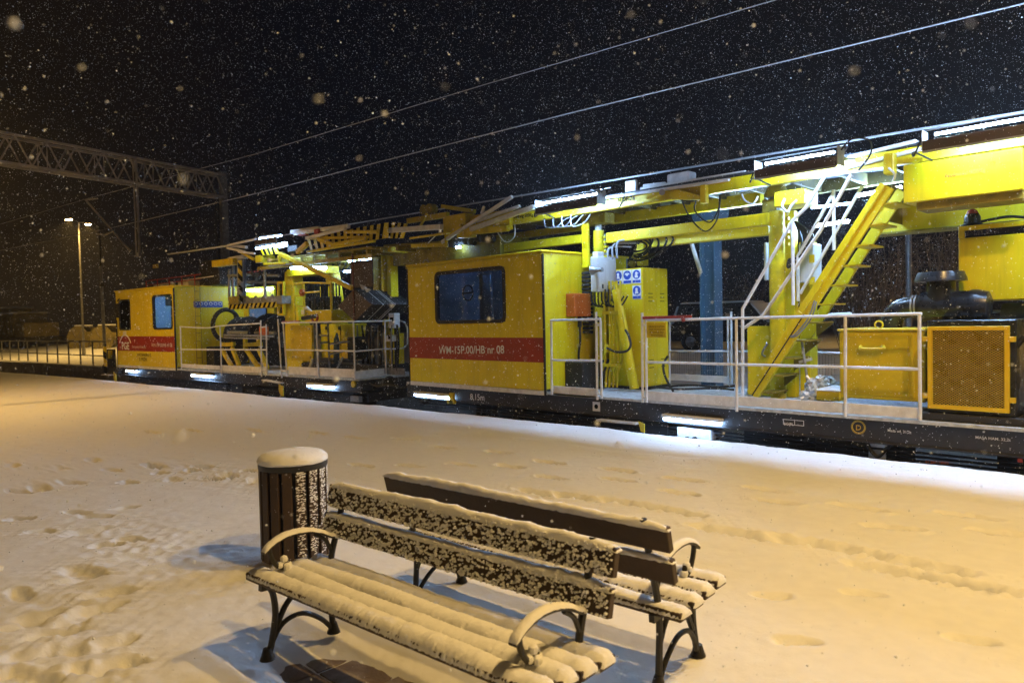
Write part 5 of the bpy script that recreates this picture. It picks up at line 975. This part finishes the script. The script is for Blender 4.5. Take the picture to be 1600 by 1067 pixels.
# ground behind the wall
struct(M().add([(-75,FY(-75)+.5,-.01),(-36,10.6,-.01),(-36,40,0),(-75,40,0)],[(0,1,2,3)]).build('station_road_snow',SNOWG))
platform_lamp(-52.6,13.3,8.7,1300,'lit double-headed lamp post behind the railing, left of the far machine',heads=((.75,-.66),(-.75,.66)),arm=.85,name='street_lamp',ls=.16)
sp=thing('steel_pole','slim bare steel pole right of the lit double lamp post','pole',(-48.5,13.4,0))
M().tube([(0,0,0),(-.1,0,5.6)],.11,10,r2=.07).build('pole_shaft',GALV,sp,smooth=True); M().tube([(-.1,0,5.6),(-.1,0,8.0)],.05,8).build('pole_top',DKST,sp,smooth=True); M().box(-.16,.14,-.12,.12,4.35,4.6).build('pole_clamp',DKST,sp)
# parked yellow machine far left
YD=mat('faded_yellow_paint',(.22,.18,.05),.6,var=.25,scale=1.5,dirt=(.06,.05,.03),dirtamt=.5)
fm_=thing('parked_work_wagon','dim yellow work wagon parked far off at the left edge behind the railing','rail vehicle',(-70,13,0),R(4))
M().box(-9,1.8,0,2.6,1.0,1.25).build('wagon_frame',BLK,fm_); M().box(-8.5,-5.2,0,2.5,1.25,3.7).build('wagon_cab',YD,fm_,bevel=.05); M().box(-8.7,-5.0,-.1,2.6,3.7,3.9).build('snow_cover',SNOW,fm_,bevel=.05)
M().box(-4.9,-1.2,0,2.5,1.25,3.2).build('engine_house',YD,fm_,bevel=.05); M().box(-5,-1.1,-.05,2.55,3.2,3.32).build('snow_cover',SNOW,fm_,bevel=.05); M().box(-1.0,1.6,0,2.5,1.25,2.4).build('tool_box',YD,fm_,bevel=.05)
for x in (-8.0,-6.5): M().box(x,x+1.0,-.02,.02,2.4,3.3).build('window',RUB,fm_)
for x in (-4.4,-3.2,-2.1): M().box(x,x+.9,-.03,.02,1.5,2.9).build('side_panel',YD,fm_,bevel=.03)
for x in (-7.6,-6.2,-1.0,.6): M().lathe([(.1,-.05),(.45,-.05),(.45,.05),(.1,.06)],(x,.4,.5),18,'y').build('wheel',DKST,fm_)
for i,(x,y) in enumerate(((-61.5,15.6),(-57.8,16.2))):
    t=thing('cable_reel',['yellow-brown cable reel standing behind the railing, left of the lit lamp post','yellow-brown cable reel standing behind the railing, right at the lit lamp post'][i],'cable reel',(x,y,0),R(30),'cable reels behind the railing')
    M().lathe([(1.0,-.6),(1.0,-.5),(.6,-.49),(.6,.49),(1.0,.5),(1.0,.6)],(0,0,1.0),24,'y').build('reel_body',YD,t,smooth=True)
    for k in range(6): a=k*math.pi/3; M().bar((.25*math.cos(a),-.62,1+.25*math.sin(a)),(.9*math.cos(a),-.62,1+.9*math.sin(a)),.1,.04).build('reel_spoke',CONC,t)
    M().box(-.5,.5,-.4,.4,2.0,2.1).build('snow_cover',SNOW,t,bevel=.04)
# ================================================================= behind the right-hand machine
sc_=(-7.822,13.900,0.865)
col=thing('steel_column','steel column coloured as if blue-lit, standing behind the far railing of the nearer machine','column',(sc_[0],13.9,-.05))
M().box(-.17,.17,-.02,.02,0,4.3).build('web',BLUE,col); M().box(-.18,-.14,-.16,.16,0,4.3).build('flange',BLUE,col,bevel=.004); M().box(.14,.18,-.16,.16,0,4.3).build('flange',BLUE,col,bevel=.004)
M().prism([(-.2,3.5),(.2,3.5),(.34,4.0),(.34,4.3),(-.34,4.3),(-.34,4.0)],-.2,.2).build('column_head',BLUE,col,bevel=.01); M().box(-.28,.28,-.28,.28,0,.04).build('base_plate',BLUE,col)
M().box(-9,9,-.15,.2,4.3,4.6).build('canopy_beam',DKST,col)
# car
CY_=23.6; c0=(-15.056,23.600,0.661); c1=(-10.643,23.600,0.599)
car=thing('parked_suv','dark snow-dusted off-road car parked beyond the tracks behind the steel column','car',(c0[0],23.6,.47))
Lc=4.6
body=[(0.05,.35),(0,.85),(.12,1.05),(.35,1.72),(.5,1.80),(3.0,1.80),(3.2,1.74),(3.75,1.12),(4.5,1.0),(4.6,.8),(4.58,.38),(4.2,.33),(3.95,.33)]
wheelx=(.9,3.55)
M().prism([(0.03,.38),(0,.85),(.10,1.05),(4.45,1.02),(4.6,.85),(4.58,.38)],0,1.8).build('body',CARB,car,bevel=.06,seg=2)
M().prism([(.12,1.02),(.36,1.70),(.5,1.76),(2.95,1.76),(3.15,1.70),(3.75,1.02)],.08,1.72).build('cabin',CARB,car,bevel=.05,seg=2)
for xs_ in ([(.32,1.10),(.50,1.60),(1.05,1.60),(1.05,1.10)],[(1.13,1.10),(1.13,1.60),(2.0,1.60),(2.0,1.10)],[(2.08,1.10),(2.08,1.60),(2.95,1.60),(3.45,1.10)]): M().prism(xs_,.055,.085).build('window',PLAS,car,bevel=.01)
M().prism([(.36,1.77),(3.05,1.77),(2.95,1.83),(.5,1.83)],.12,1.68).build('snow_cover',SNOW,car,bevel=.03,seg=2); M().prism([(3.2,1.72),(3.72,1.12),(3.80,1.14),(3.26,1.76)],.12,1.68).build('snow_cover',SNOW,car,bevel=.02); M().prism([(3.8,1.06),(4.5,1.03),(4.5,1.08),(3.8,1.11)],.1,1.7).build('snow_cover',SNOW,car,bevel=.02)
M().prism([(.02,1.0),(.34,1.68),(.26,1.70),(-.04,1.02)],.12,1.68).build('snow_cover',SNOW,car,bevel=.02)
for x in wheelx:
    w=M().lathe([(.2,-.02),(.30,-.02),(.36,.0),(.36,.22),(.2,.24)],(x,.0,.36),24,'y').build('wheel',TYR,car,smooth=True)
    M().lathe([(.04,-.03),(.20,-.01),(.21,.02)],(x,-.02,.36),16,'y').build('rim',GREY,w,smooth=True)
    M().lathe([(.40,0),(.40,.02)],(x,-.012,.40),24,'y').build('wheel_arch',RUB,car)
for x in (1.05,2.04): M().box(x,x+.012,-.004,.01,.45,1.05).build('door_gap',RUB,car)
M().box(.05,4.55,-.03,.0,.55,.62).build('side_trim',RUB,car); 
for x in (1.75,2.75): M().box(x,x+.16,-.03,0,.92,.96).build('door_handle',GREY,car)
for y in (.1,1.4): M().box(4.56,4.62,y,y+.3,.75,.92).build('headlight',GREY,car,bevel=.02); M().box(-.02,.04,y,y+.25,.8,1.0).build('tail_light',REDS,car,bevel=.02)
M().box(3.1,3.3,-.15,0,1.1,1.25).build('wing_mirror',CARB,car,bevel=.04)
# thin pole and bush
tp=(-5.998,21.000,1.035); o=M().tube([(0,0,0),(0,0,4.4)],.075,10).build('steel_pole',GALV,None,smooth=True); o.location=(tp[0],21,.4); tag(o,'thin grey pole behind the big black air filter','pole')
def bush(x,y,z,h,w,n,seed,label):
    t=thing('bare_bush',label,'bush',(x,y,z),0,'bare bushes behind the machines'); rg=random.Random(seed); m=M(); st=M()
    for i in range(n):
        a=rg.uniform(0,6.28); r=rg.uniform(.05,.5)*w; b=Vector((math.cos(a)*r*.5,math.sin(a)*r*.5,0)); e_=Vector((math.cos(a)*r*rg.uniform(.8,1.5),math.sin(a)*r*rg.uniform(.8,1.5),h*rg.uniform(.45,1)))
        mid_=b.lerp(e_,.5)+Vector((rg.uniform(-.3,.3),rg.uniform(-.3,.3),rg.uniform(0,.5))); pts=sm([b,mid_,e_],3); (st if i<12 else m).tube(pts,.035 if i<12 else .014,4,r2=.006)
        for k in range(7):
            p=pts[rg.randrange(2,len(pts))]; d=Vector((rg.uniform(-1,1),rg.uniform(-1,1),rg.uniform(-.4,.9)))*rg.uniform(.25,.8); q=p+d; m.tube([p,p.lerp(q,.5)+Vector((0,0,.06)),q],.009,3,r2=.003)
            for j in range(2): d2=Vector((rg.uniform(-1,1),rg.uniform(-1,1),rg.uniform(-.5,.8)))*.3; m.tube([q,q+d2],.005,3,r2=.002)
    st.build('stem',TWIG,t); m.build('twigs',TWIG,t)
b1=(-8.725,26.000,0.847); bush(b1[0],26,.45,4.2,3.6,120,1,'bare tangled bush behind the gap between the stairs and the air filter')
b2=(-6.099,25.000,2.072); bush(b2[0],25,.45,4.6,2.6,60,2,'sparse bare bush behind the black air filter and thin pole')
b3=(-16.872,33.000,1.512); bush(b3[0],33,.45,3.2,3.5,60,3,'low bare bush behind the snow-dusted car')
# ================================================================= benches
def snow_ridge(x0,x1,y0,y1,z,h,seed,over=.012,nx=90,nyy=9,lump=.007,droop=.02):
    """soft strip of snow on a slat, rounded across, uneven along"""
    rg=np.random.RandomState(seed); m=M(); v=[]
    ph=rg.uniform(0,6.28,8); fr=rg.uniform(5,75,8)
    for i in range(nx+1):
        t=i/nx; x=x0-over+(x1-x0+2*over)*t; endf=min(1,min(t,1-t)*nx/5)**.5
        w=sum(math.sin(fr[k]*x+ph[k])/(k+1.5) for k in range(8))
        for j in range(nyy+1):
            a=math.pi*j/nyy; yy=(y0+y1)/2-math.cos(a)*((y1-y0)/2+over*(.2+1.1*rg.rand()))*(.75+.25*endf)
            zz=z-droop*abs(math.cos(a))**3+max(0,math.sin(a))**.6*(h+lump*w*.6+.005*math.sin(x*3.1+ph[0])+.003*math.sin(x*7.7+ph[1]))*endf+rg.normal(0,.0015)
            v.append((x,yy,zz))
    k=nyy+1; f=[(i*k+j,i*k+j+1,(i+1)*k+j+1,(i+1)*k+j) for i in range(nx) for j in range(nyy)]
    f+=[tuple(range(k)),tuple(range(nx*k,nx*k+k))[::-1]]+[(i*k,(i+1)*k,(i+1)*k+nyy,i*k+nyy) for i in range(nx)]
    return m.add(v,f)
def blob(m,c,r,rg,sq=.6):
    n=7; base=len(m.v); rx,ry,rz=r*rg.uniform(.8,1.5),r*sq,r*rg.uniform(.7,1.1)
    top=(0,-ry,0)
    v=[]; 
    for ring,(s,h) in enumerate(((1,0),(.8,.55),(.3,.95))):
        for j in range(n): a=2*math.pi*j/n+ring*.5; v.append((c[0]+rx*s*math.cos(a)*rg.uniform(.85,1.15),c[1]-ry*h,c[2]+rz*s*math.sin(a)*rg.uniform(.85,1.15)))
    f=[(r_*n+j,r_*n+(j+1)%n,(r_+1)*n+(j+1)%n,(r_+1)*n+j) for r_ in (0,1) for j in range(n)]+[tuple(2*n+j for j in range(n))]
    m.add(v,f)
LB=2.06
SEAT=[(0,.112),(.130,.242),(.260,.372),(.390,.502)]
def seat_z(y): return .455-.035*math.sin(min(1,y/.5)*math.pi)*0-.05*(y/.5)
def make_bench(label,loc,rz,crust,seed):
    t=thing('park_bench',label,'bench',loc,rz,'snow-covered benches standing back to back')
    rg=random.Random(seed)
    for i,(a,b) in enumerate(SEAT):
        z=seat_z((a+b)/2); s=M().box(0,LB,a,b,z-.042,z).build('seat_slat',WOOD,t,bevel=.007,seg=2)
        sn=snow_ridge(0.0,LB,a+.002,b-.002,z-.004,.029+.004*math.sin(seed+i*2.1),seed*10+i,over=.008,nx=260,nyy=13,lump=.004).build('snow_cover',SNOW,s,smooth=True)
    # backrest boards, leaning
    def bk(u,h): return (.555+.16*u,.0) if 0 else None
    tilt=R(14); e=Vector((0,math.sin(tilt),math.cos(tilt))); nf=Vector((0,-math.cos(tilt),math.sin(tilt)))
    b0=Vector((0,.478,.555))
    for i,(h0,h1) in enumerate(((.0,.125),(.165,.29))):
        p=b0+e*h0; q=b0+e*h1; th=.04
        v=[]; 
        for x in (0.02,LB-.02): 
            for w in (p,q,q-nf*th,p-nf*th): v.append((x,w.y,w.z))
        s=M().add(v,[(0,1,2,3),(7,6,5,4),(0,4,5,1),(1,5,6,2),(2,6,7,3),(3,7,4,0)]).build('backrest_board',WOOD,t,bevel=.006,seg=2)
        c=(q+q-nf*th)/2; snow_ridge(.02,LB-.02,c.y-.022,c.y+.022,c.z-.012,.028 if i==0 else .036,seed*20+i,over=.008,lump=.006,droop=.004).build('snow_cover',SNOW,s,smooth=True)
        if crust:
            m=M()
            for k in range(3600):
                u=rg.random(); h=h0+(h1-h0)*rg.random()
                x=.03+(LB-.06)*u; pp=b0+e*h+nf*.0
                dens=math.sin(x*31+i*2+h*60+2*math.sin(h*80))*math.sin(x*53-h*95+3*math.sin(x*17))+.6*math.sin(x*110+h*40)*math.sin(h*150+x*20)+.5*(2*(h-h0)/(h1-h0)-1)**2
                if dens>rg.uniform(-.35,.25): blob(m,(x,pp.y+.001,pp.z),rg.uniform(.003,.0078),rg,1.5)
            o=m.build('snow_crust',SNOW,s,smooth=True); o['kind']='stuff'
    # cast-iron ends
    for k,x in enumerate((.15,LB-.15)):
        fr=M()
        rear=sm([(x,.455,0),(x,.445,.12),(x,.435,.30),(x,.455,.45),(x,.502,.60),(x,.572,.85)],5)
        fr.tube(rear,.018,8); 
        front=sm([(x,.03,0),(x,.055,.07),(x,.085,.22),(x,.075,.34),(x,.04,.415)],5); fr.tube(front,.018,8)
        fr.lathe([(.042,0),(.034,.02),(.022,.06)],(x,.03,0),10).lathe([(.04,0),(.032,.02),(.02,.06)],(x,.455,0),10)
        fr.bar((x,.0,.40),(x,.51,.355),.03,.04)
        fr.tube(sm([(x,.45,.02),(x,.37,.11),(x,.25,.18),(x,.13,.165),(x,.06,.08),(x,.03,.03)],5),.014,8)
        fr.tube(sm([(x,.09,.16),(x,.16,.27),(x,.27,.335),(x,.36,.35)],5),.016,8)
        fr.tube(sm([(x,.435,.20),(x,.38,.29),(x,.30,.35)],5),.014,8)
        f=fr.build('bench_leg_frame',IRON,t,smooth=True)
        arm=sm([(x,.515,.565),(x,.46,.56),(x,.38,.60),(x,.28,.63),(x,.17,.635),(x,.08,.61),(x,.025,.575)],5)
        ar=M()
        for i in range(len(arm)-1): ar.bar(arm[i],arm[i+1],.038,.012)
        ar.tube(sm([(x,.06,.60),(x,.07,.55),(x,.10,.495),(x,.14,.47),(x,.17,.49),(x,.15,.52)],5),.014,8)
        ar.tube(sm([(x,.35,.60),(x,.42,.55),(x,.465,.46)],5),.012,8)
        ar=ar.build('armrest',IRON,f,smooth=True)
        m=M(); n=7; v=[]; rgn=np.random.RandomState(seed+k)
        for i,p in enumerate(arm[2:]):
            env=min(1,(i+.6)/3,(len(arm[2:])-i-.4)/2)
            for j in range(n+1):
                a=math.pi*j/n; v.append((p.x-math.cos(a)*.024*(.8+.2*env),p.y,p.z+.006+math.sin(a)**.8*.022*env+rgn.uniform(-.0015,.0015)))
        kk=n+1; N=len(arm[2:]); m.add(v,[(i*kk+j,i*kk+j+1,(i+1)*kk+j+1,(i+1)*kk+j) for i in range(N-1) for j in range(n)]+[(i*kk,(i+1)*kk,(i+1)*kk+n,i*kk+n) for i in range(N-1)]+[tuple(range(kk)),tuple(range((N-1)*kk,N*kk))])
        m.build('snow_cover',SNOW,f,smooth=True)
        m=M(); blob_c=(x,.15,.505)
        for q in ((x,.148,.515,.022),(x,.12,.485,.02),(x,.172,.478,.022),(x+.01,.16,.47,.024)): m.lathe([(.001,-q[3]),(q[3]*.8,-q[3]*.6),(q[3],0),(q[3]*.8,q[3]*.6),(.001,q[3])],q[:3],8)
        m.build('snow_lump',SNOW,f,smooth=True)
    return t
make_bench('front bench facing the camera, with snow crusted over the front of its backrest',(-3.80,1.70,0),R(4.3),True,3)
make_bench('rear bench facing the yellow machines, its bare dark back towards the camera',(-1.83,3.37,0),R(184.3),False,5)
# ================================================================= litter bin
bn=thing('litter_bin','round slatted wooden litter bin capped with snow, by the left end of the benches','litter bin',(-4.97,2.62,0))
rb2=.235
for k in range(16):
    a=2*math.pi*k/16+.1; x,y=rb2*math.cos(a),rb2*math.sin(a)
    if k==0:
        sl=M().box(-.012,.012,-.035,.035,.06,.735).build('slat',WOOD,bn,bevel=.005); sm_=sl.data
    else:
        sl=bpy.data.objects.new('slat',sm_); COL.objects.link(sl); sl.parent=bn; bv=sl.modifiers.new('bevel','BEVEL'); bv.width=.005; bv.segments=1
    sl.location=(x,y,0); sl.rotation_euler=(0,0,a)
    # wind-driven snow on the slats that face the platform edge on the right
    if -.62<((a+math.pi)%(2*math.pi)-math.pi)<1.3:
        m=M(); rg=random.Random(k+40); dens=1.0 if -.3<((a+math.pi)%(2*math.pi)-math.pi)<.9 else .6
        for q in range(int(230*dens)):
            zz=.73-.62*rg.random()**1.3; u=rg.uniform(-.032,.032)
            lo=len(m.v); blob(m,(0,0,0),rg.uniform(.0035,.0062),rg,.7)
            for i in range(lo,len(m.v)): vx,vy,vz=m.v[i]; m.v[i]=(.012-vy*.7,u+vx*1.5,zz+vz*.7)
        o=m.build('snow_crust',SNOW,sl,smooth=True); o['kind']='stuff'
for z in (.10,.40,.715): M().lathe([(rb2-.012,z),(rb2-.012,z+.035),(rb2-.02,z+.035),(rb2-.02,z)],(0,0,0),32).build('hoop',IRON,bn,smooth=True)
M().lathe([(rb2-.03,.10),(rb2-.03,.70)],(0,0,0),28).build('liner',DKST,bn,smooth=True)
M().lathe([(rb2+.015,.735),(rb2+.018,.745),(rb2+.018,.775),(rb2+.0,.785)],(0,0,0),36).build('lid',IRON,bn,smooth=True)
for z,n_ in ((.02,3),):
    for k in range(3): a=2.1*k; M().box(rb2*.6*math.cos(a)-.03,rb2*.6*math.cos(a)+.03,rb2*.6*math.sin(a)-.03,rb2*.6*math.sin(a)+.03,0,.10).build('foot',IRON,bn)
m=M(); prof=[(rb2+.012,.772),(rb2+.022,.79),(rb2+.016,.815),(rb2-.012,.838),(rb2-.06,.850),(rb2*.4,.858),(.02,.860)]
m.lathe(prof,(0,0,0),40); rg=random.Random(9)
m.v=[(x+rg.uniform(-.003,.003),y+rg.uniform(-.003,.003),z+rg.uniform(-.004,.004)+.012*math.sin(x*9+1)*math.cos(y*8)) for x,y,z in m.v]
m.build('snow_cover',SNOW,bn,smooth=True)
# ================================================================= falling snow
rgn=np.random.RandomState(11)
def flakes(n,rmin,rmax,power=.5):
    a=rgn.uniform(R(68),R(202),n); r=(rgn.uniform(rmin**(1/power),rmax**(1/power),n))**power
    return np.stack([r*np.cos(a),r*np.sin(a),np.zeros(n)],-1)
octv=np.array([(1,0,0),(-1,0,0),(0,1,0),(0,-1,0),(0,0,1.25),(0,0,-1.25)],float); octf=np.array([(0,2,4),(2,1,4),(1,3,4),(3,0,4),(2,0,5),(1,2,5),(3,1,5),(0,3,5)])
tetv=np.array([(.94,0,-.33),(-.47,.82,-.33),(-.47,-.82,-.33),(0,0,1.1)],float)*1.2; tetf=np.array([(0,1,3),(1,2,3),(2,0,3),(1,0,2)])
VV=[];FF=[];k0=0
for n,r0,r1,z0,z1,sz,sv,sf in ((52000,.5,9,0,7.5,.0021,octv,octf),(160000,9,20,.1,13,.0040,tetv,tetf),(80000,20,40,.3,20,.0058,tetv,tetf)):
    p=flakes(n,r0,r1); p[:,2]=rgn.uniform(z0,z1,n)
    if r0<1: p=p[np.linalg.norm(p-np.array([0,0,1.8]),axis=1)>.45]
    n=len(p); s_=np.clip(rgn.lognormal(math.log(sz),.40,n),.001,.013)
    q,_r=np.linalg.qr(rgn.normal(size=(n,3,3)))
    vv=(sv[None]@q)*s_[:,None,None]*rgn.uniform(.6,1.3,(n,len(sv),1))+p[:,None]
    FF.append((sf[None]+len(sv)*np.arange(n)[:,None,None]).reshape(-1,3)+k0); VV.append(vv.reshape(-1,3)); k0+=n*len(sv)
o=npmesh('falling_snow',np.concatenate(VV),np.concatenate(FF),FLAKE,True); o['kind']='stuff'
# ================================================================= snow-laden air
hz=M().box(-130,60,-45,80,-2.0,16.0).build('haze',bpy.data.materials.new('haze'),None); hz['kind']='stuff'
hm=hz.data.materials[0]; hm.use_nodes=True; hn=hm.node_tree; hn.nodes.remove(hn.nodes['Principled BSDF'])
pvn=hn.nodes.new('ShaderNodeVolumePrincipled'); pvn.inputs['Density'].default_value=.00095; pvn.inputs['Color'].default_value=(.9,.92,.95,1); pvn.inputs['Anisotropy'].default_value=.35
hn.links.new(pvn.outputs[0],hn.nodes['Material Output'].inputs['Volume'])
